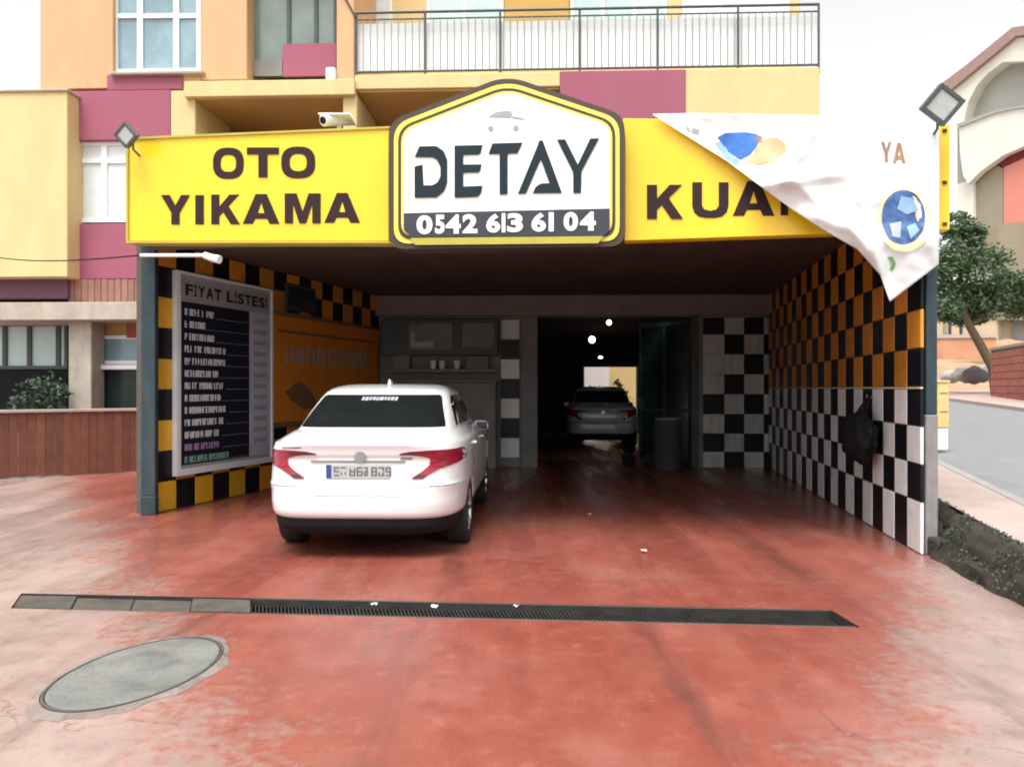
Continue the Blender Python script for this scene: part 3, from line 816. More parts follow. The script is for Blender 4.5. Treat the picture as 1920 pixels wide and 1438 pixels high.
# upper storey, front plane
wallp('wall', peach, FP, 75, -420, 212, 167, 0, 3.5)
wallp('wall', peach, FP, 212.2, -420, 376, -60, 0, 1.9)
windowp(FP, 212, -60, 376, 137, -.02, winglass, upvc, [262, 330], [30], fw=8, rec=.12)
wallp('wall', magenta, FP, 200, 139, 342, 169, .03, 1.2)
wallp('sill', concrete, FP, 206, 133, 380, 139, .12, .2)
wallp('wall', peach, FP, 342.2, 139, 376, 169, 0, 1.2)
wallp('wall', peach, FP, 376.2, -420, 463, 150, .0, 1.9)
wallp('wall', peach, FP, 631, -420, 664, 150, .02, 1.9)
wallp('wall', peach, FP, 463.2, -420, 630.8, -70, 0, 1.9)
# glazed loggia
windowp(FP, 463.5, -70, 630.5, 144, -.25, greyglass, ironwork, [541, 592], [], fw=5, rec=.1)
wallp('parapet', magenta, FP, 530, 82, 630, 143, -.27, .05)
wallp('loggia_panel', greytile, FP, 470, 112, 529, 143, -.28, .05)
wallp('white_box', whitepaint, FP, 610, 126, 628, 149, .12, .2, bev=.02)
# slab edge, piers and boxes below
wallp('slab', yellowr, FP, 345, 150.5, 664.5, 180, .16, 2.1)
wallp('wall', magenta, FP, 127, 170, 320, 263, .04, 1.6)
wallp('wall', yellowr, FP, 320.2, 170, 366, 262, .05, 1.6)
wallp('wall', yellowr, FP, 643, 180.5, 669, 262, .05, 1.9)
wallp('balcony_slab', yellowr, FP, 665, 138, 1049.8, 165, .05, 1.95)
wallp('wall', magenta, FP, 1050, 132, 1286, 290, .06, 1.9)
wallp('wall', yellowr, FP, 1286.2, 128, 1537, 300, .06, 1.9)
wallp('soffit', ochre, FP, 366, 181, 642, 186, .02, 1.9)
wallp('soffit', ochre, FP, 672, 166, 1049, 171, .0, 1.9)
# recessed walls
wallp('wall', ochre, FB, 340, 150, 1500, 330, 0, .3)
wallp('wall', darkred, FB, 432, 214, 612, 330, .03, .03)
wallp('wall', magenta, FB, 690, 222, 800, 330, .03, .03)
wallp('wall', yellowr, FB, 664, -420, 1500, 150, 0, .3)
windowp(FB, 668, -110, 735, 96, .02, curtain, upvc, [700], [], fw=6, rec=.0)
windowp(FB, 800, -110, 944, 96, .02, cyanglass, upvc, [870], [], fw=6, rec=.0)
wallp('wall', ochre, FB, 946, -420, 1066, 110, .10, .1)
windowp(FB, 1070, -110, 1250, 96, .02, cyanglass, upvc, [1130, 1190], [], fw=6, rec=.0)
windowp(FB, 1280, -110, 1480, 96, .02, curtain, upvc, [1350, 1420], [], fw=6, rec=.0)
# long balcony railing
rail = wallp('balcony_screen', whitesheet, FP, 668, 38, 1534, 131, -.10, .012)
PR = FP
def rp(px, z, off=.0): q = PR.at(px, HY, off); return V((q.x, q.y, z))
zt_ = FP.at(1100, 17, 0).z; zb_ = FP.at(1100, 129, 0).z; zm_ = FP.at(1100, 30, 0).z
for z, r in ((zt_, .026), (zm_, .016), (zb_, .022)):
    o = MB().tube([rp(667, z), rp(1536, z)], r, 8).build('rail', ironwork, bt); o.parent = rail; o.location = V(bt.location) * 0
for px in (668, 797, 938, 1087, 1233, 1384, 1535):
    o = MB().tube([rp(px, zb_ - .16), rp(px, zt_)], .022, 8).build('post', ironwork, bt); o.parent = rail
n = 66
bar = None
for i in range(1, n):
    px = 668 + (1535 - 668) * i / n
    q = rp(px, zb_)
    if bar is None:
        me = bpy.data.meshes.new('baluster'); m_ = MB().tube([(0, 0, 0), (0, 0, zm_ - zb_)], .0125, 6)
        me.from_pydata([tuple(v) for v in m_.v], [], m_.f); me.materials.append(greyprint); bar = me
    o = bpy.data.objects.new('baluster', bar); o.location = q - V(bt.location); o.parent = rail; C.objects.link(o)
# stay wire at the left end of the railing
o = MB().tube([FP.at(628, -40, .05), FP.at(667, 34, .03)], .018, 6).build('brace', ironwork, bt)
# left wing
wallp('parapet', yellowr, FP, -160, 173, 126, 520, .40, 2.4)
wallp('wall', purple, FP, -160, 520.5, 126, 561, .10, 2.0)  # band under the parapet; its shade is put into the dull purple
wallp('coping', concrete, FP, -160, 168, 127, 173, .44, 2.5)
wallp('wall', magenta, FP, 122, 419, 420, 523, .02, 1.6)
wallp('wall', yellowr, FP, 246, 264, 420, 418, 0, 1.6)
windowp(FP, 134, 265, 245, 417, .0, curtain, upvc, [195], [302], fw=8, rec=.10)
for k in range(16):
    x0 = 127 + k * 12.5
    wallp('plank', brownclad, FP, x0, 523.5, x0 + 12, 567, .012 + .004 * (k % 3), 1.2)
wallp('slab', concrete, FP, -160, 566.5, 420, 600, .30, 2.4, bev=.01)
wallp('column', concrete, FP, 128, 600.5, 171, 790, .02, .45, bev=.015)
wallp('ground_wall', darkwall, FP, -160, 600.5, 420, 800, -1.9, .3)
wallp('wall', ochre, FP, 171.5, 601, 420, 628, -.5, .3)
wallp('wall', redwall_m, FP, 237, 601, 266, 634, -.45, .04)
windowp(FP, 178, 629, 268, 683, -.45, winglass, upvc, [], [], fw=7, rec=.05)
wallp('sill', upvc, FP, 176, 684, 300, 693, -.30, .3)
wallp('door_panel', doorgreen, FP, 172, 694, 300, 790, -.5, .05)
windowp(FP, -140, 606, 126, 692, -.9, cyanglass, ironwork, [-60, 8, 54, 108], [], fw=6, rec=.05)
wallp('lower_panel', blackpl, FP, -150, 693, 127, 800, -.95, .1)
# the mass of the block behind
MB().box(-8.3, 5.9, 16.9, 26.8, 3.42, 16).build('rear_block', peach, bt)

# ------------------------------------------------------------------ brown plank fence on the left
A_ = gz(0, 899); B_ = gz(262, 884)
FN = Plane(A_.x, A_.y, B_.x, B_.y)
t = thing('plank_fence', 'low reddish brown fence of upright planks left of the bay', 'fence', tuple((A_ + B_) / 2))
hf = H - (770 - HY) / F * A_.y
pw = .128; s = -1.1; k = 0
me = bpy.data.meshes.new('plank'); m_ = MB().box(-pw / 2 + .0015, pw / 2 - .0015, -.014, .014, 0, hf - .06)
bm = bmesh.new(); me.from_pydata([tuple(v) for v in m_.v], [], m_.f); bm.from_mesh(me)
bmesh.ops.recalc_face_normals(bm, faces=bm.faces); bmesh.ops.bevel(bm, geom=bm.edges, offset=.005, segments=1, affect='EDGES'); bm.to_mesh(me); bm.free()
me.materials.append(planks_m)
ang = math.atan2(FN.d.y, FN.d.x)
while s < FN.len + .9:
    o = bpy.data.objects.new('plank', me); o.location = FN.p(s, random.uniform(-.004, .006), .02 + random.uniform(-.008, .008)) - V(t.location)
    o.rotation_euler = (0, 0, ang); o.parent = t; C.objects.link(o); s += pw
mb = MB(); FN.sbox(mb, -1.15, FN.len + .9, -.06, -.02, .25, .33); FN.sbox(mb, -1.15, FN.len + .9, -.06, -.02, hf - .35, hf - .27)
mb.build('batten', planks_m, t)
FN.sbox(MB(), -1.15, FN.len + .9, -.07, .05, hf - .038, hf + .012).build('cap', paving_m, t, bev=.008)

def leaves(n, cent, rad, size, flat=1.0, seed=1, dens=None):
    rnd = random.Random(seed); mb = MB()
    for _ in range(n):
        i = rnd.randrange(len(cent)); c0, r = cent[i], rad[i]
        while True:
            d = V((rnd.uniform(-1, 1), rnd.uniform(-1, 1), rnd.uniform(-1, 1)))
            if d.length <= 1: break
        d = d * (.55 + .45 * rnd.random()) if d.length > .55 else d
        q = V(c0) + V((d.x * r, d.y * r, d.z * r * flat))
        if noise.noise(q * (1.3 / max(.3, r))) < -.28: continue
        a = V((rnd.gauss(0, 1), rnd.gauss(0, 1), rnd.gauss(0, .6))).normalized(); b = a.orthogonal().normalized()
        b = (b * math.cos(rnd.random() * 6) + a.cross(b) * math.sin(rnd.random() * 6)).normalized()
        s_ = size * rnd.uniform(.6, 1.4)
        mb.add([q - a * s_, q + b * s_ * .4 - a * s_ * .1, q + a * s_, q - b * s_ * .4 - a * s_ * .1], [(0, 1, 2, 3)])
    return mb
# shrub behind the fence
q = V(((80 - CX) / F * 14.35, 14.35, 0))
t = thing('shrub', 'dark leafy shrub behind the brown fence under the shop window', 'shrub', tuple(q))
cs = [V(((px - CX) / F * 14.35, 14.35, z)) for px, z in ((55, 1.35), (82, 1.5), (105, 1.35), (70, 1.1), (100, 1.05), (40, 1.1))]
leaves(1500, cs, [.33] * 6, .045, seed=3).build('foliage', leaf2_m, t, fix=False)
mb = MB()
for c_ in cs: mb.tube([q + V((0, .02, 0)), (q + c_) / 2 + V((0, 0, .1)), c_], .02, 6, .006)
mb.build('stem', bark_m, t)

# ------------------------------------------------------------------ signs
t = thing('sign_board', 'wide yellow sign board reading OTO YIKAMA on the left of the canopy', 'sign', tuple(SG.at(484, 452, 0)))
SG.poly(MB(), [(240, 262), (729, 241), (729, 452), (240, 452)], 0, .16).build('panel', signyellow, t, bev=.006)
mb = MB()
for pts in ([(236, 258), (732, 237), (729, 241), (240, 262)], [(240, 452), (729, 452), (732, 456), (236, 456)], [(236, 258), (240, 262), (240, 452), (236, 456)]): SG.poly(mb, pts, .02, .2)
mb.build('edge_trim', olive, t)
letters(SG, [('O', 399, 277, 457, 336), ('T', 463, 277, 523, 333), ('O', 527, 275, 591, 335)], .006, t, letterdark)
letters(SG, [('Y', 302, 366, 356, 421), ('I', 366, 366, 382, 421), ('K', 396, 365, 450, 421), ('A', 455, 364, 524, 420), ('M', 534, 363, 601, 419), ('A', 608, 362, 675, 418)], .006, t, letterdark)

t = thing('sign_board', 'yellow sign board reading KUA on the right, half covered by a loose banner', 'sign', tuple(SG.at(1475, 445, 0)))
SG.poly(MB(), [(1168, 222), (1781, 234), (1781, 431), (1168, 452)], 0, .16).build('panel', signyellow, t, bev=.006)
letters(SG, [('K', 1213, 347, 1281, 411), ('U', 1298, 342, 1366, 409), ('A', 1374, 340, 1452, 405), ('F', 1464, 340, 1510, 404)], .006, t, letterdark)
for x, y in ((1772, 342), (1772, 420), (1772, 245)): SG.poly(MB(), [(x - 4, y - 3), (x + 4, y - 3), (x + 4, y + 3), (x - 4, y + 3)], .012, .012).build('screw', iron_m, t)

t = thing('hexagon_sign', 'white hexagonal sign with yellow rim reading DETAY above the bay', 'sign', tuple(SG.at(950, 462, .25)))
K = .24479
def cp(x, y): return (720 + x * K, 140 + y * K)
def roundpoly(pts, r, n=5):
    out = []; k = len(pts)
    for i in range(k):
        p, a, b = V((*pts[i], 0)), V((*pts[i - 1], 0)), V((*pts[(i + 1) % k], 0))
        u, w = (a - p), (b - p); rr = min(r, u.length * .45, w.length * .45)
        p0, p1 = p + u.normalized() * rr, p + w.normalized() * rr
        for j in range(n + 1):
            f = j / n; out.append(tuple((p0 * (1 - f) ** 2 + p * 2 * f * (1 - f) + p1 * f * f).xy))
    return out
hexp = [(62, 1310), (62, 375), (870, 62), (1010, 58), (1818, 330), (1818, 1290)]
def inset(pts, d):
    out = []; k = len(pts)
    for i in range(k):
        p, a, b = V(pts[i]).to_2d() if len(pts[i]) > 2 else V(pts[i]), V(pts[i - 1]), V(pts[(i + 1) % k])
        d1 = (p - a).normalized(); d2 = (b - p).normalized()
        n1 = V((-d1.y, d1.x)); n2 = V((-d2.y, d2.x))     # y is down: these normals point inwards for this winding
        m_ = (n1 + n2); m_ = m_ / max(.2, m_.length_squared) * 2
        out.append(tuple(p + m_ * d))
    return out
cxh = sum(p[0] for p in hexp) / 6; cyh = sum(p[1] for p in hexp) / 6
sg_ = 1
if abs(inset(hexp, 40)[0][0] - cxh) > abs(hexp[0][0] - cxh): sg_ = -1
def layer(d, rad): return [cp(*q) for q in roundpoly(inset(hexp, sg_ * d), rad)]
SG.poly(MB(), layer(-26, 120), .20, .30).build('case', signedge, t)
SG.poly(MB(), layer(14, 120), .212, .010).build('rim', signpale, t)
SG.poly(MB(), layer(46, 110), .220, .007).build('inner_rim', signedge, t)
SG.poly(MB(), layer(70, 100), .228, .007).build('inner_border', signpale, t)
SG.poly(MB(), layer(88, 90), .236, .007).build('face', signwhite, t)
# face pieces, in the coordinates of the face
SG.poly(MB(), [cp(150, 1062), (cp(1728, 1026)), cp(1728, 1180), cp(1690, 1235), cp(210, 1246), cp(150, 1190)], .243, .006).build('number_band', navyband, t)
SG.poly(MB(), [cp(200, 1252), cp(1680, 1238), cp(1640, 1292), cp(240, 1305)], .243, .006).build('bottom_rim', olive, t)
D_ = [[(236, 630), (270, 550), (400, 548), (455, 585), (482, 650), (482, 830), (455, 895), (400, 940), (234, 942), (234, 705), (292, 690), (300, 848), (370, 848), (410, 825), (432, 780), (432, 710), (405, 650), (370, 632)]]
E_ = [[(540, 545), (752, 540), (738, 600), (722, 612), (605, 614), (605, 690), (745, 688), (735, 735), (722, 748), (605, 750), (605, 858), (752, 852), (742, 905), (715, 935), (540, 942)]]
T_ = [[(830, 528), (1058, 522), (1020, 602), (945, 604), (945, 915), (885, 918), (885, 606), (800, 608)]]
A_p = [[(1190, 505), (1215, 505), (1362, 905), (1140, 908), (1160, 862), (1200, 835), (1268, 832), (1200, 645), (1085, 910), (1026, 912), (1170, 560)]]
Y_ = [[(1325, 498), (1388, 497), (1484, 690), (1580, 490), (1645, 488), (1512, 740), (1508, 905), (1450, 906), (1448, 745)]]
for pol in (D_, E_, T_, A_p, Y_):
    for pts in pol: SG.poly(MB(), [cp(*p) for p in pts], .250, .013).build('letter', letterslate, t)
nb = []
for ch, x0, x1 in (('0', 250, 372), ('5', 392, 466), ('4', 474, 588), ('2', 602, 716), ('6', 784, 890), ('1', 902, 930), ('3', 944, 1064), ('6', 1130, 1240), ('1', 1262, 1300), ('0', 1376, 1486), ('4', 1500, 1622)):
    dy = -30 * (x0 - 250) / 1370
    nb.append((ch, *cp(x0, 1078 + dy), *cp(x1, 1224 + dy)))
letters(SG, nb, .247, t, whitepaint, False, 'digit', .045)
mb = MB()
SG.poly(mb, [cp(800, 325), cp(850, 290), cp(930, 278), cp(975, 282), cp(985, 318), cp(960, 330), cp(870, 326)], .242, .005)
mb.build('car_emblem', greyprint, t)
mb = MB()
for x, y, r in ((818, 415, 22), (1010, 410, 22)): SG.poly(mb, [cp(x + r * math.cos(a), y + r * math.sin(a)) for a in [6.283 * i / 10 for i in range(10)]], .242, .005)
SG.poly(mb, [cp(985, 322), cp(1050, 330), cp(1080, 345), cp(1050, 342), cp(985, 336)], .242, .005)
mb.build('car_emblem', greyprint, t)

# ------------------------------------------------------------------ loose banner over the right sign
TOP = [(1224, 214), (1300, 213), (1390, 214), (1480, 216), (1560, 218), (1640, 221), (1700, 224), (1762, 230)]
BOT = [(1224, 216), (1360, 301), (1482, 391), (1545, 432), (1608, 468), (1650, 515), (1668, 566), (1760, 496)]
def interp(pts, f):
    x = f * (len(pts) - 1); i = min(int(x), len(pts) - 2); g = x - i
    return pts[i][0] + (pts[i + 1][0] - pts[i][0]) * g, pts[i][1] + (pts[i + 1][1] - pts[i][1]) * g
CREASES = [((1470, 340), (1535, 225), .06, 15), ((1400, 352), (1600, 322), .075, 17), ((1490, 392), (1700, 470), .05, 26), ((1545, 350), (1648, 500), .06, 20), ((1600, 330), (1665, 560), .045, 13),
           ((1620, 240), (1640, 420), .03, 22), ((1440, 300), (1560, 400), .04, 18), ((1560, 235), (1610, 330), .03, 14), ((1700, 330), (1756, 490), .03, 16)]
def boff(x, y):                     # how far the vinyl stands off the sign
    a = .05
    a += .10 * max(0, min(1, (y - 240) / 120)) * max(0, min(1, (x - 1230) / 120))
    for (ax, ay), (bx_, by), h, w in CREASES:
        ux, uy = bx_ - ax, by - ay; L = math.hypot(ux, uy); f = ((x - ax) * ux + (y - ay) * uy) / L / L
        d = ((x - ax) * uy - (y - ay) * ux) / L
        fall = max(0, 1 - max(0, abs(f - .5) - .30) / .32) ** 1.5
        a += 1.5 * h * fall * math.exp(-(math.sqrt(d * d + (w * .3) ** 2) - w * .3) / w * 1.1) - h * .5 * fall * math.exp(-((d - w * 1.3) / w) ** 2)
    a += .035 * noise.noise(V((x * .012, y * .012, 7))) + .012 * noise.noise(V((x * .04, y * .045, 2)))
    return a
t = thing('banner', 'white vinyl banner torn loose and folded down over the right yellow sign', 'banner', tuple(SG.at(1500, 400, .15)))
rows = []
for i in range(141):
    f = i / 140; a, b = interp(TOP, f), interp(BOT, f); row = []
    for j in range(61):
        g = j / 60; x, y = a[0] + (b[0] - a[0]) * g, a[1] + (b[1] - a[1]) * g
        row.append(SG.at(x, y, boff(x, y)))
    rows.append(row)
o = MB().grid(rows).build('sheet', banner_m, t, smooth=True)
md = o.modifiers.new('thick', 'SOLIDIFY'); md.thickness = .003
def decal(name, pts, m, up=.006, sub=2):
    bm = bmesh.new(); f = bm.faces.new([bm.verts.new((x, y, 0)) for x, y in pts])
    bm.normal_update(); bmesh.ops.triangulate(bm, faces=[f]); bmesh.ops.subdivide_edges(bm, edges=bm.edges, cuts=sub, use_grid_fill=True)
    bm.verts.ensure_lookup_table(); bm.verts.index_update()
    mb = MB().add([SG.at(v.co.x, v.co.y, boff(v.co.x, v.co.y) + up) for v in bm.verts], [tuple(v.index for v in f.verts) for f in bm.faces]); bm.free()
    return mb.build(name, m, t, smooth=True)
decal('print', [(1345, 258), (1360, 250), (1395, 248), (1420, 252), (1425, 268), (1405, 292), (1388, 300), (1365, 285)], bblue)
decal('print', [(1340, 268), (1352, 266), (1372, 292), (1388, 303), (1380, 312), (1362, 300)], bpale)
decal('print', [(1425, 262), (1455, 258), (1472, 268), (1475, 284), (1450, 304), (1425, 310), (1400, 305), (1412, 290)], bskin)
decal('print', [(1412, 252), (1428, 256), (1432, 266), (1424, 268)], bbrown)
decal('print', [(1283, 236), (1292, 240), (1296, 248), (1290, 246)], bgrey, sub=1)
decal('print', [(1298, 240), (1312, 244), (1310, 252), (1298, 250)], bgrey, sub=1)
for ch, x0, y0, x1, y1 in (('Y', 1652, 266, 1672, 304), ('A', 1674, 268, 1698, 306)):
    vs, fs = CAPS[ch]
    MB().add([SG.at(x0 + (x1 - x0) * a, y1 + (y0 - y1) * b, boff(x0 + (x1 - x0) * a, y1 + (y0 - y1) * b) + .010) for a, b in vs], fs).build('lettering', bbrown, t, fix=False)
circ = lambda x, y, rx, ry, n=28, a0=0, a1=6.2832: [(x + rx * math.cos(a0 + (a1 - a0) * i / n), y + ry * math.sin(a0 + (a1 - a0) * i / n)) for i in range(n)]
decal('print', circ(1696, 412, 52, 62), bcream, .010, 3)
decal('print', circ(1694, 407, 41, 51), bblue2, .018, 3)
decal('print', [(1690, 368), (1712, 372), (1722, 395), (1700, 402), (1682, 392)], bpale, .024)
decal('print', [(1668, 420), (1690, 415), (1688, 446), (1674, 444)], bgrey, .024)
decal('print', [(1700, 425), (1716, 418), (1724, 432), (1708, 448)], bpale, .024)
decal('print', [(1664, 482), (1674, 482), (1680, 494), (1674, 508), (1668, 506), (1673, 496)], bgreen, .01)

# ------------------------------------------------------------------ floodlights, camera, lamp arm, cable
def flood(px, py, off, side, rot, label):
    c0 = SG.at(px, py, off); n_ = (SG.n + V((0, 0, -.25))).normalized()
    u = SG.d.copy(); w = n_.cross(u).normalized(); u = w.cross(n_).normalized()
    if w.z < 0: w = -w
    a, b = u * math.cos(rot) + w * math.sin(rot), -u * math.sin(rot) + w * math.cos(rot)
    t = thing('floodlight', label, 'floodlight', tuple(c0), 'floodlights at the ends of the sign')
    def bb(mb, x0, x1, y0, y1, z0, z1): return mb.hexa([c0 + a * x + b * y + n_ * z0 for x, y in ((x0, y0), (x1, y0), (x1, y1), (x0, y1))], [c0 + a * x + b * y + n_ * z1 for x, y in ((x0, y0), (x1, y0), (x1, y1), (x0, y1))])
    h = side / 2; k = side * .14
    mb = MB(); bb(mb, -h, h, -h, h, -.05, -.004); mb.build('housing', lampgrey, t, bev=.01)
    mb = MB()
    bb(mb, -h, h, h - k, h, -.003, .018); bb(mb, -h, h, -h, -h + k, -.003, .018); bb(mb, -h, -h + k, -h + k + .0005, h - k - .0005, -.003, .018); bb(mb, h - k, h, -h + k + .0005, h - k - .0005, -.003, .018)
    mb.build('bezel', lampgrey, t, bev=.004)
    mb = MB(); bb(mb, -h + k + .001, h - k - .001, -h + k + .001, h - k - .001, -.003, .006); mb.build('lens', lamplens, t)
    MB().tube([c0 - n_ * .05, c0 - n_ * .12, c0 - n_ * .12 - V((0, 0, side * .75)), c0 - SG.n * (off + .02) - V((0, 0, side * .8))], .012, 8).build('bracket', lampgrey, t)
flood(236, 254, .22, .185, R(40), 'small floodlight tilted on the left top corner of the yellow sign')
flood(1767, 197, .26, .255, R(-38) + R(90), 'larger square floodlight with dark bezel on the right end of the signs')
c0 = SG.at(634, 228, -.1)
t = thing('security_camera', 'small white camera standing on top of the left yellow sign', 'camera', tuple(c0))
a = SG.at(606, 226, -.02); b = SG.at(655, 224, -.35)
MB().tube([a, a.lerp(b, .15), b], .062, 14).build('body', whitepaint, t, bev=.01)
MB().tube([a + (a - b).normalized() * .012, a - (a - b).normalized() * .02], .035, 14).build('lens', blackpl, t)
MB().tube([a.lerp(b, .6), a.lerp(b, .6) - V((0, 0, .14))], .022, 10).build('bracket', whitepaint, t)
MB().box(*sorted((a.x - .05, b.x + .06)), a.y + .0, b.y + .05, a.z + .06, a.z + .075).build('sunshade', whitepaint, t)
q0, q1 = SG.at(264, 479, .0), SG.at(384, 479, .15)
t = thing('lamp_arm', 'thin white lamp arm with a white head above the price board', 'lamp', tuple(q0))
MB().tube([q0, q1], .018, 8).build('arm', whitepaint, t)
MB().tube([q1, SG.at(398, 484, .17), SG.at(412, 487, .18)], .034, 12, .042).build('head', whitepaint, t, smooth=True)
ca, cb = FP.at(-80, 468, .6), q0
pts = [ca.lerp(cb, i / 16) - V((0, 0, .12 * math.sin(math.pi * i / 16))) for i in range(17)]
solo(MB().tube(pts, .008, 6), 'cable', blackpl, 'thin dark cable crossing the pale yellow wall on the left', 'cable', tuple(ca))

# ------------------------------------------------------------------ the white saloon (built at the origin, rear bumper at y = 0)
BODY = [(.345, .85, .06, 4.42, 6), (.375, .875, .022, 4.47, 6), (.40, .884, .010, 4.48, 6), (.47, .892, .0, 4.5, 6), (.57, .896, .004, 4.5, 6), (.625, .897, .016, 4.5, 6.5), (.655, .897, .045, 4.5, 6.5),
        (.72, .896, .058, 4.49, 6.5), (.80, .892, .066, 4.46, 6.5), (.865, .886, .062, 4.40, 6.5), (.885, .882, .050, 4.36, 6.5), (.93, .873, .040, 4.28, 6.5), (.972, .860, .022, 4.15, 6), (.982, .852, .026, 4.0, 6), (.990, .842, .070, 3.9, 6), (1.0, .83, .12, 3.85, 6),
        (1.03, .80, .20, 3.65, 5.5), (1.055, .775, .34, 3.45, 5.5), (1.075, .75, .48, 3.30, 5.5), (1.085, .70, .60, 3.2, 5)]
CAB = [(1.04, .765, .36, 3.48, 6), (1.085, .748, .52, 3.30, 6), (1.14, .728, .63, 3.14, 6), (1.22, .705, .78, 2.98, 6), (1.30, .678, .95, 2.80, 6), (1.37, .650, 1.11, 2.64, 6), (1.415, .628, 1.23, 2.52, 6), (1.445, .60, 1.34, 2.42, 5.5),
       (1.468, .56, 1.48, 2.30, 5), (1.485, .49, 1.62, 2.18, 4.5), (1.495, .38, 1.76, 2.06, 4)]
def lev(L, z):
    z = max(L[0][0], min(L[-1][0], z))
    for a, b in zip(L[:-1], L[1:]):
        if a[0] <= z <= b[0]:
            f = (z - a[0]) / (b[0] - a[0]); return [a[k] + (b[k] - a[k]) * f for k in range(1, 5)]
def outline(L, z, n=120):
    w, y0, y1, p = lev(L, z); yc, l = (y0 + y1) / 2, (y1 - y0) / 2; out = []
    for i in range(n):
        t = 2 * math.pi * i / n; c, s = math.cos(t), math.sin(t)
        k = (abs(c) ** p + abs(s) ** p) ** (-1 / p)          # even spread by angle
        out.append(V((w * k * c, yc + l * k * s, z)))
    return out
def rear_y(L, x, z):
    w, y0, y1, p = lev(L, z); yc, l = (y0 + y1) / 2, (y1 - y0) / 2
    return yc - l * max(0, 1 - min(1, abs(x / w)) ** p) ** (1 / p)
def front_y(L, x, z):
    w, y0, y1, p = lev(L, z); yc, l = (y0 + y1) / 2, (y1 - y0) / 2
    return yc + l * max(0, 1 - min(1, abs(x / w)) ** p) ** (1 / p)
def side_x(L, y, z):
    w, y0, y1, p = lev(L, z); yc, l = (y0 + y1) / 2, (y1 - y0) / 2
    return w * max(0, 1 - min(1, abs((y - yc) / l)) ** p) ** (1 / p)
def loft(L, zs_, cap=True):
    mb = MB(); rows = [outline(L, z) for z in zs_]
    mb.grid(rows, True); n = len(rows[0])
    if cap:
        mb.f.append(tuple(range(n - 1, -1, -1))); k = len(mb.v); mb.f.append(tuple(range(k - n, k)))
    return mb
def fine(L, m=3):
    z = []
    for a, b in zip(L[:-1], L[1:]): z += [a[0] + (b[0] - a[0]) * i / m for i in range(m)]
    return z + [L[-1][0]]
def cutwheels(o):
    for y in (.93, 3.52):
        for s in (-1, 1):
            c_ = MB().lathe([(.335, -.3), (.335, .3)], 40, 'X', (s * .88, y, .31)).build('cut', blackpl)
            md = o.modifiers.new('b', 'BOOLEAN'); md.operation = 'DIFFERENCE'; md.solver = 'EXACT'; md.object = c_
            dg = bpy.context.evaluated_depsgraph_get()
            me = bpy.data.meshes.new_from_object(o.evaluated_get(dg))
            o.modifiers.clear(); o.data = me; bpy.data.objects.remove(c_)
    bm = bmesh.new(); bm.from_mesh(o.data)
    for f in bm.faces: f.smooth = True
    for e in bm.edges: e.smooth = not (len(e.link_faces) == 2 and e.calc_face_angle(0) > R(40))
    bm.to_mesh(o.data); bm.free(); o.data.materials.clear(); o.data.materials.append(carwhite)
def patch(P, pts, up, name, m, par, sub=3, thick=.0):
    bm = bmesh.new(); f = bm.faces.new([bm.verts.new((a, b, 0)) for a, b in pts])
    bm.normal_update(); bmesh.ops.triangulate(bm, faces=[f])
    for _ in range(7):                                    # follow the curved body closely
        lg = [e for e in bm.edges if e.calc_length() > .045]
        if not lg: break
        bmesh.ops.subdivide_edges(bm, edges=lg, cuts=1); bmesh.ops.triangulate(bm, faces=bm.faces)
    bm.verts.index_update()
    mb = MB().add([P(v.co.x, v.co.y, up) for v in bm.verts], [tuple(v.index for v in f.verts) for f in bm.faces])
    if thick:
        bd = [e for e in bm.edges if e.is_boundary]
        for e in bd:
            a, b = e.verts; k = [P(a.co.x, a.co.y, up), P(b.co.x, b.co.y, up), P(b.co.x, b.co.y, up - thick), P(a.co.x, a.co.y, up - thick)]
            mb.add(k, [(0, 1, 2, 3)])
    bm.free()
    return mb.build(name, m, par, smooth=True)
PB = lambda x, z, u: V((x, rear_y(BODY, x, z) - u, z))
PC = lambda x, z, u: V((x, rear_y(CAB, x, z) - u, z))
PCf = lambda x, z, u: V((x, front_y(CAB, x, z) + u, z))
car = thing('parked_car', 'white saloon car parked half under the canopy, rear towards the camera', 'car', (0, 0, 0))
o = loft(BODY, fine(BODY)).build('body', carwhite, car, smooth=True); cutwheels(o)
loft(CAB, fine(CAB)).build('cabin', carwhite, car, smooth=True)
# dark underside: rear valance, floor pan, wheel wells
VAL = [(.19, .74, .20, 4.30, 6), (.22, .82, .10, 4.38, 6), (.28, .855, .05, 4.44, 6), (.345, .862, .04, 4.45, 6), (.365, .84, .06, 4.42, 6)]
o = loft(VAL, fine(VAL)).build('bumper_valance', blackpl, car, smooth=True)
def boolw(o):
    cutwheels(o); o.data.materials.clear(); o.data.materials.append(blackpl)
boolw(o)
MB().box(-.60, .60, .35, 4.1, .18, .6).build('floor_pan', blackpl, car, bev=.03)
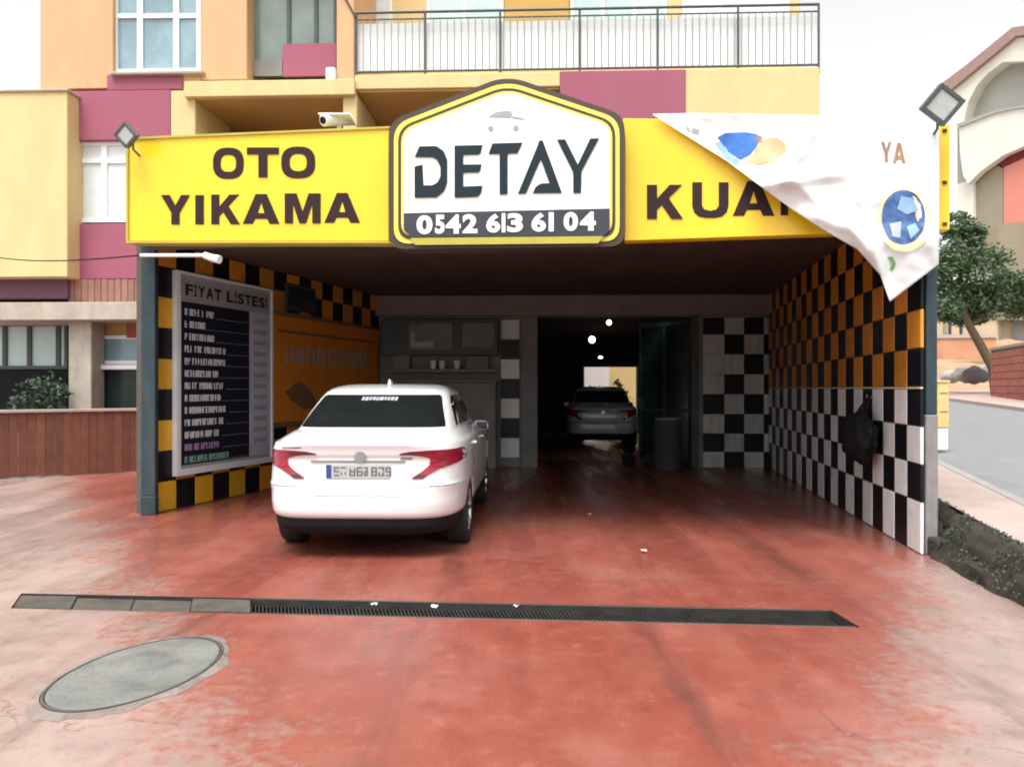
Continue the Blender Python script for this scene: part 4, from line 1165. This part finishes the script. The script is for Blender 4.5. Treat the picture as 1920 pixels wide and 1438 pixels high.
# glass
rg = [(-.645, 1.098), (.645, 1.098), (.640, 1.13), (.560, 1.372), (.535, 1.388), (-.535, 1.388), (-.560, 1.372), (-.640, 1.13)]
patch(PC, [(x * 1.035, z) for x, z in rg], .006, 'rear_window', carglass, car, 5)
patch(PCf, [(-.64, 1.12), (.64, 1.12), (.55, 1.40), (-.55, 1.40)], .006, 'windscreen', carglass, car, 5)
for s in (-1, 1):
    PS = lambda y, z, u: V((s * (side_x(CAB, y, z) + u), y, z))
    patch(PS, [(1.02, 1.10), (1.70, 1.10), (1.70, 1.385), (1.36, 1.375), (1.20, 1.30)], .005, 'side_window', carglass, car, 4)
    patch(PS, [(1.76, 1.10), (2.86, 1.10), (2.62, 1.30), (2.38, 1.385), (1.76, 1.39)], .005, 'side_window', carglass, car, 4)
    PD = lambda y, z, u: V((s * (side_x(BODY, y, z) + u), y, z))
    # door seams and handles
    for pts in ([(1.28, .40), (1.292, .40), (1.155, .99), (1.143, .99)], [(1.72, .36), (1.732, .36), (1.732, 1.0), (1.72, 1.0)], [(2.83, .36), (2.842, .36), (2.90, .98), (2.888, .98)]):
        patch(PD, pts, .002, 'door_gap', seam, car, 3)
    for y in (1.36, 2.42):
        MB().hexa([PD(y, .90, .0), PD(y + .17, .90, .0), PD(y + .17, .90, .03), PD(y, .90, .03)], [PD(y, .925, .0), PD(y + .17, .925, .0), PD(y + .17, .925, .03), PD(y, .925, .03)]).build('door_handle', chrome if y > 9 else carwhite, car, bev=.006)
    x = s * .80
    mb = MB(); mb.hexa([(s * .78, 2.70, .96), (s * .95, 2.68, .97), (s * .95, 2.80, .97), (s * .78, 2.84, .96)], [(s * .78, 2.70, 1.08), (s * .94, 2.68, 1.07), (s * .94, 2.80, 1.07), (s * .78, 2.84, 1.08)])
    mr_ = mb.build('mirror', carwhite, car, bev=.025)
    MB().box(*sorted((s * .815, s * .935)), 2.668, 2.676, .98, 1.06).build('mirror_glass', carglass, mr_)
    # tail lamp : outer body plus an inner wedge on the boot lid
    tl = [(.845, .930), (.60, .928), (.44, .918), (.36, .902), (.35, .888), (.46, .886), (.54, .876), (.61, .858), (.60, .80), (.545, .755), (.455, .700), (.462, .686), (.548, .688), (.60, .724), (.68, .768), (.80, .800), (.865, .822), (.872, .88)]
    if s > 0: pl_pts = [(a, b) for a, b in tl]
    else: pl_pts = [(-a, b) for a, b in reversed(tl)]
    tlo = patch(PB, pl_pts, .010, 'tail_lamp', redlens, car, 3, .02)
    dk = [(.36, .897), (.45, .890), (.60, .898), (.60, .912), (.44, .910)]
    patch(PB, dk if s > 0 else [(-a, b) for a, b in reversed(dk)], .013, 'dark_strip', signedge, tlo, 2)
    dk = [(.466, .690), (.545, .692), (.58, .722), (.51, .724)]
    patch(PB, dk if s > 0 else [(-a, b) for a, b in reversed(dk)], .013, 'dark_strip', signedge, tlo, 2)
    rf = [(.60, .395), (.80, .395), (.80, .425), (.60, .425)]
    hl = MB()
    patch(lambda a, b, u: V((a, front_y(BODY, a, b) + u, b)), [(s * .45, .70), (s * .80, .72), (s * .80, .80), (s * .45, .76)], .008, 'headlight', lamplens, car, 2)
for y in (.93, 3.52):
    for s in (-1, 1):
        w = bpy.data.objects.new('wheel', None); C.objects.link(w); w.parent = car; w.location = (s * .775, y, .31)
        MB().lathe([(.20, -.095), (.27, -.105), (.30, -.095), (.312, -.07), (.314, .07), (.30, .095), (.27, .105), (.20, .095), (.20, -.095)], 40, 'X', w.location).build('tyre', rubber, w, smooth=True)
        mb = MB(); k = s
        mb.lathe([(.205, -k * .08), (.21, k * .085), (.195, k * .095), (.185, k * .06), (.18, -k * .02), (.0, -k * .02)], 40, 'X', w.location)
        for j in range(7):
            a = 6.2832 * j / 7
            d1, d2 = V((0, math.cos(a), math.sin(a))), V((0, -math.sin(a), math.cos(a)))
            c_ = V(w.location); e = V((k * .02, 0, 0))
            q = [c_ + V((k * .055, 0, 0)) + d1 * .03 - d2 * .022, c_ + V((k * .055, 0, 0)) + d1 * .03 + d2 * .022, c_ + V((k * .08, 0, 0)) + d1 * .192 + d2 * .016, c_ + V((k * .08, 0, 0)) + d1 * .192 - d2 * .016]
            mb.hexa(q, [p + e for p in q])
        mb.lathe([(.05, k * .05), (.05, k * .085), (0, k * .088)], 20, 'X', w.location)
        mb.build('rim', alloy, w, smooth=True)
# number plate, emblem, seams, sticker, aerial
pl_y = rear_y(BODY, 0, .77) - .012
plt = MB().box(-.27, .27, pl_y - .012, pl_y, .690, .812).build('number_plate', platewhite, car, bev=.004)
MB().box(-.266, -.222, pl_y - .0145, pl_y - .0125, .695, .807).build('blue_band', plateblue, plt)
mb = MB(); x = -.20
for w_, g_ in ((.045, .012), (.045, .03), (.05, .012), (.05, .012), (.03, .03), (.048, .012), (.048, .012), (.048, 0)):   # blurred marks, not readable
    for a, b, c0_, c1_ in ((0, w_, .714, .724), (0, w_, .746, .756), (0, w_, .778, .788), (0, .012, .7241, .7459), (0, .012, .7561, .7779), (w_ - .012, w_, .7241, .7459), (w_ - .012, w_, .7561, .7779)):
        if random.random() < .78: mb.box(x + a, x + b, pl_y - .0146, pl_y - .0125, c0_, c1_)
    x += w_ + g_
tag(mb.build('plate_marks', platechar, plt), kind='stuff')
MB().lathe([(.001, .0), (.042, .004), (.048, .0), (.048, -.01)], 28, 'Y', (0.02, rear_y(BODY, 0, .88) - .006, .872)).build('emblem', chrome, car, smooth=True)
patch(PB, [(-.40, .828), (.40, .828), (.40, .842), (-.40, .842)], .012, 'chrome_strip', chrome, car, 2, .012)
patch(PB, [(-.66, .938), (-.48, .942), (-.48, .958), (-.66, .952)], .003, 'badge', chrome, car, 1)
patch(PB, [(.36, .848), (.46, .848), (.46, .868), (.36, .868)], .003, 'badge', chrome, car, 1)
patch(PB, [(-.865, .625), (.865, .625), (.865, .631), (-.865, .631)], .002, 'bumper_gap', seam, car, 6)
patch(PB, [(-.36, .545), (.36, .545), (.36, .549), (-.36, .549)], .002, 'bumper_crease', seam, car, 3)
for s in (-1, 1):
    patch(PB, [(s * .62, .632), (s * .626, .632), (s * .575, .672), (s * .569, .672)], .003, 'boot_gap', seam, car, 1)
mb = MB(); x = -.18
while x < .17:
    w_ = random.uniform(.02, .045); z0, z1 = 1.335 + random.uniform(-.004, .004), 1.368
    mb.add([PC(x, z0, .010), PC(x + w_, z0, .010), PC(x + w_, z1, .010), PC(x, z1, .010)], [(0, 1, 2, 3)]); x += w_ + .008
tag(mb.build('window_sticker', boardgrey, car), kind='stuff')
MB().hexa([(-.02, 1.52, 1.478), (.02, 1.52, 1.478), (.02, 1.72, 1.485), (-.02, 1.72, 1.485)], [(-.006, 1.53, 1.545), (.006, 1.53, 1.545), (.006, 1.62, 1.535), (-.006, 1.62, 1.535)]).build('aerial', carwhite, car, bev=.004)
car.location = (-1.30, 6.72, 0); car.rotation_euler = (0, 0, R(-1.6))

# the dark car in the passage: the same kind of body, its own place and paint
def copytree(src, parent=None):
    c_ = src.copy(); C.objects.link(c_); c_.parent = parent
    for ch in list(src.children): copytree(ch, c_)
    return c_
drk = copytree(car)
tag(drk, 'silver grey car standing deep in the dark passage', 'car')
drk.location = (((1127 - CX) / F * 19.6), 19.3, 0); drk.rotation_euler = (0, 0, R(-4))
def sub(o): return [o] + [q for ch in o.children for q in sub(ch)]
for q in sub(drk):
    nm = q.name.split('.')[0]
    if q.type == 'MESH' and q.data.materials[0] == carwhite:
        q.material_slots[0].link = 'OBJECT'; q.material_slots[0].material = cardark
    if nm in ('window_sticker', 'number_plate', 'plate_marks', 'blue_band', 'badge'):
        bpy.data.objects.remove(q)
# shrub silhouetted in the far doorway
q = V(((1160 - CX) / F * 29, 29, 0))
t = thing('shrub', 'brown shrub silhouetted against the bright far doorway', 'shrub', tuple(q))
cs = [V(((px - CX) / F * 29, 29, H - (py - HY) / F * 29)) for px, py in ((1158, 722), (1165, 738), (1150, 742), (1172, 752), (1120, 738), (1108, 732), (1135, 748))]
leaves(1100, cs, [.22, .3, .28, .3, .22, .2, .3], .06, seed=5).build('foliage', leafdry_m, t, fix=False)
mb = MB()
for c_ in cs: mb.tube([q, (q + c_) / 2, c_], .025, 6, .008)
mb.build('stem', bark_m, t)

# ------------------------------------------------------------------ right side: street, wall, tree, house
def sp(px, Y, z=None): return V(((px - CX) / F * Y, Y, zs(Y) if z is None else z))
def hz(py, Y): return H - (py - HY) / F * Y
# yellow post beyond the bay
Y = 13.0; x0, x1 = (1758 - CX) / F * Y, (1780 - CX) / F * Y; g0 = SA + .1 + SB * Y
t = thing('utility_post', 'cream yellow utility cabinet on a white foot behind the right post', 'utility post', ((x0 + x1) / 2, Y, g0))
MB().box(x0, x1, Y, Y + .2, hz(802, Y), hz(718, Y)).build('body', postyellow, t, bev=.012)
MB().box(x0 - .012, x1 + .012, Y - .012, Y + .212, hz(718, Y) + .001, hz(713, Y)).build('cap', postyellow, t, bev=.008)
MB().box(x0 + .01, x1 - .01, Y + .01, Y + .19, g0 - .05, hz(803, Y)).build('foot', whitepaint, t, bev=.01)
for a in (.25, .55): MB().box(x0 + .03, x1 - .03, Y - .006, Y - .0005, hz(802, Y) + a, hz(802, Y) + a + .02).build('vent', brownclad, t)
# red wall beyond the road
W0, W1 = sp(1858, 34.5), sp(1975, 27.0)
RP = Plane(W0.x, W0.y, W1.x, W1.y)
t = thing('boundary_wall', 'weathered red wall on the far side of the street', 'wall', tuple((W0 + W1) / 2 + V((0, 0, .9))))
h1 = hz(654, 34.5)
MB().hexa([RP.p(0, -.25, .6), RP.p(RP.len, -.25, .6), RP.p(RP.len, 0, .6), RP.p(0, 0, .6)], [RP.p(0, -.25, h1), RP.p(RP.len, -.25, h1 - .1), RP.p(RP.len, 0, h1 - .1), RP.p(0, 0, h1)]).build('core', grout, t)
bw_, bh_ = .62, .29
mk = {}
r = 0; z = .95
while z + bh_ < h1 - .10:
    s = .01 if r % 2 == 0 else -.30
    while s < RP.len - .05:
        a, b = max(.0, s), min(RP.len, s + bw_)
        k = round(b - a, 2)
        if k > .08:
            if k not in mk: mk[k] = tile_mesh('brick', k - .03, bh_ - .03, redwall_m)
            o = bpy.data.objects.new('brick', mk[k]); o.location = RP.p((a + b) / 2, random.uniform(.0, .012), z + bh_ / 2) - V(t.location)
            o.rotation_euler = (0, 0, math.atan2(RP.d.y, RP.d.x)); o.parent = t; C.objects.link(o)
        s += bw_
    z += bh_; r += 1
RP.sbox(MB(), -.05, RP.len, -.3, .05, h1 - .09, h1 + .03).build('coping', houseshade, t, bev=.01)
# orange earth slope and wall behind
rows = []
for i in range(30):
    f = i / 29; row = []
    for j in range(16):
        g = j / 15; Y = 41 + g * 9; px = 1690 + f * 330
        z = zs(Y) + (hz(632, 47) - zs(47)) * min(1, g * 1.3) ** 1.2 * (1 - .12 * abs(f - .3)) + .18 * noise.noise(V((f * 9, g * 7, 0))) - .05
        row.append(((px - CX) / F * Y, Y, z))
    rows.append(row)
structure(MB().grid(rows), 'earth_slope', earth_m, smooth=True)
Pc = Plane((1690 - CX) / F * 52, 52, (2060 - CX) / F * 50, 50)
t = thing('garden_wall', 'long cream wall farthest back, behind the leaning tree', 'wall', tuple(Pc.at(1850, 660)))
Pc.pbox(MB(), 1690, 597, 2060, 760, 0, .4).build('wall', mat('cream_render', (.58, .46, .32), .85, .1, 1, .2, dirt=.2), t)
Pc.pbox(MB(), 1690, 590, 2060, 597, .1, .6).build('coping', houseshade, t)
for a in (1770, 1874): Pc.pbox(MB(), a, 598, a + 6, 700, .12, .2).build('pier', houseshade, t)
Po = Plane((1690 - CX) / F * 46, 46, (2060 - CX) / F * 44, 44)
t = thing('terrace_wall', 'terracotta orange terrace wall behind the leaning tree trunk', 'wall', tuple(Po.at(1820, 676)))
Po.pbox(MB(), 1690, 634, 1868, 700, 0, .5).build('wall', mat('terracotta_render', (.50, .25, .14), .85, .16, 1.2, .3, dirt=.4, dirtcol=(.42, .33, .26)), t)
Po.pbox(MB(), 1690, 628, 1870, 634, .08, .6).build('coping', mat('lilac_stone', (.42, .36, .37), .85, .1, 2), t)
Po.pbox(MB(), 1690, 678, 1866, 692, .25, .22).build('plinth', mat('olive_stone', (.27, .24, .13), .85, .2, 2), t)
for px in (1779, 1800): Po.pbox(MB(), px, 600, px + 5, 627, -.2, .1).build('railing_post', tealpost, t)
# boulders by the street
def boulder(px, py, Y, rx, rz, m, label, seed):
    q = V(((px - CX) / F * Y, Y, hz(py, Y))); bmm = bmesh.new(); bmesh.ops.create_icosphere(bmm, subdivisions=3, radius=1)
    vs = [q + V((v.co.x * rx, v.co.y * rx * .8, v.co.z * rz)) * (1 + .3 * noise.noise(v.co * 1.6 + V((seed, 0, 0)))) for v in bmm.verts]
    fs = [tuple(v.index for v in f.verts) for f in bmm.faces]; bmm.free()
    solo(MB().add(vs, fs), 'boulder', m, label, 'rock', (q.x, q.y, q.z - rz), 'rocks beside the street', smooth=True)
boulder(1828, 704, 38, .55, .42, stone2_m, 'dark rounded rock beside the street left of the red wall', 1)
boulder(1806, 702, 39, .5, .4, stone_m, 'pale rock beside the dark one, on its left', 2)
boulder(1848, 700, 39.5, .42, .45, stone_m, 'pale rock between the dark rock and the tree trunk', 3)
boulder(1783, 706, 40, .5, .3, stone_m, 'low pale rock farthest from the tree trunk', 4)
# tree
Y = 36.0
t = thing('tree', 'green tree with a leaning trunk across the street on the right', 'tree', tuple(sp(1868, Y)))
pts = [sp(1870, Y, zs(Y) - .2), sp(1862, Y, hz(690, Y)), sp(1840, Y, hz(650, Y)), sp(1818, Y, hz(612, Y)), sp(1806, Y, hz(580, Y)), sp(1800, Y, hz(540, Y))]
mb = MB().tube(pts, .24, 10, .11)
cl = [(1800, 478, 1.15), (1782, 545, 1.05), (1815, 555, 1.1), (1850, 560, 1.15), (1890, 560, 1.2), (1925, 565, 1.2), (1845, 500, 1.15), (1790, 425, .8), (1825, 440, .75), (1880, 530, .9), (1945, 540, 1.1), (1770, 500, .8), (1778, 585, .7), (1800, 590, .55), (1835, 590, .5)]
cs = []
rng_ = random.Random(11)
for px, py, r in cl:
    c_ = sp(px, Y + rng_.uniform(-1.2, 1.2), hz(py, Y)); cs.append(c_)
    b0 = pts[4] if px < 1860 else pts[3]
    mb.tube([b0, b0.lerp(c_, .5) + V((0, 0, .15)), c_], .07, 6, .02)
mb.build('trunk', bark_m, t, smooth=True)
leaves(22000, cs, [r * 1.14 for _, _, r in cl], .11, .85, 9).build('crown', leaf_m, t, fix=False)
# house
HP = Plane((1740 - CX) / F * 56, 56, (2000 - CX) / F * 47, 47)
t = thing('house', 'pale house with arched balconies and a sloping roof edge at far right', 'house', tuple(HP.at(1880, 700)))
HP.poly(MB(), [(1795, 210), (1905, 80), (2080, -60), (2080, 770), (1795, 770)], -.6, 7).build('wall', housegrey, t)  # grey body colour stands for shade inside the arched openings
HP.poly(MB(), [(1748, 176), (1757, 163), (1812, 122), (1898, 52), (1990, 40), (1990, 58), (1904, 68), (1822, 136), (1768, 180)], .5, 8).build('roof_edge', housered, t)
HP.poly(MB(), [(1772, 182), (1822, 140), (1904, 72), (1990, 62), (1990, 112), (1880, 117), (1850, 140), (1832, 160), (1815, 192), (1806, 232), (1795, 240), (1790, 200)], .2, .8).build('gable', housewhite, t)
HP.poly(MB(), [(1798, 240), (1832, 226), (1870, 212), (1910, 204), (1990, 196), (1990, 255), (1925, 272), (1880, 292), (1838, 322), (1815, 345), (1806, 330), (1800, 290)], .3, .5).build('balcony_parapet', housewhite, t)
HP.poly(MB(), [(1792, 234), (1832, 219), (1870, 205), (1990, 188), (1990, 195), (1910, 203), (1870, 211), (1832, 225), (1798, 239)], .42, .6).build('balcony_rail', housegrey, t)
HP.poly(MB(), [(1864, 306), (1925, 274), (1990, 258), (1990, 282), (1925, 292), (1882, 312)], -.2, .38).build('lintel', darkred, t)
HP.poly(MB(), [(1882, 314), (1925, 294), (1990, 284), (1990, 462), (1882, 462)], -.3, .28).build('pink_wall', housepink, t)
HP.poly(MB(), [(1826, 335), (1862, 308), (1881, 316), (1881, 470), (1826, 470)], -.35, .22).build('recess_shade', houseshade, t)  # balcony recess: its shade is painted as a taupe panel
HP.poly(MB(), [(1795, 346), (1825, 336), (1825, 440), (1795, 440)], -.1, .45).build('pier', housewhite, t)
HP.poly(MB(), [(1870, 420), (1990, 412), (1990, 600), (1870, 600)], .25, .5).build('balcony_parapet', houseshade, t)

for o in list(bpy.data.objects):
    if o.type == 'MESH' and o.users == 0: bpy.data.objects.remove(o)
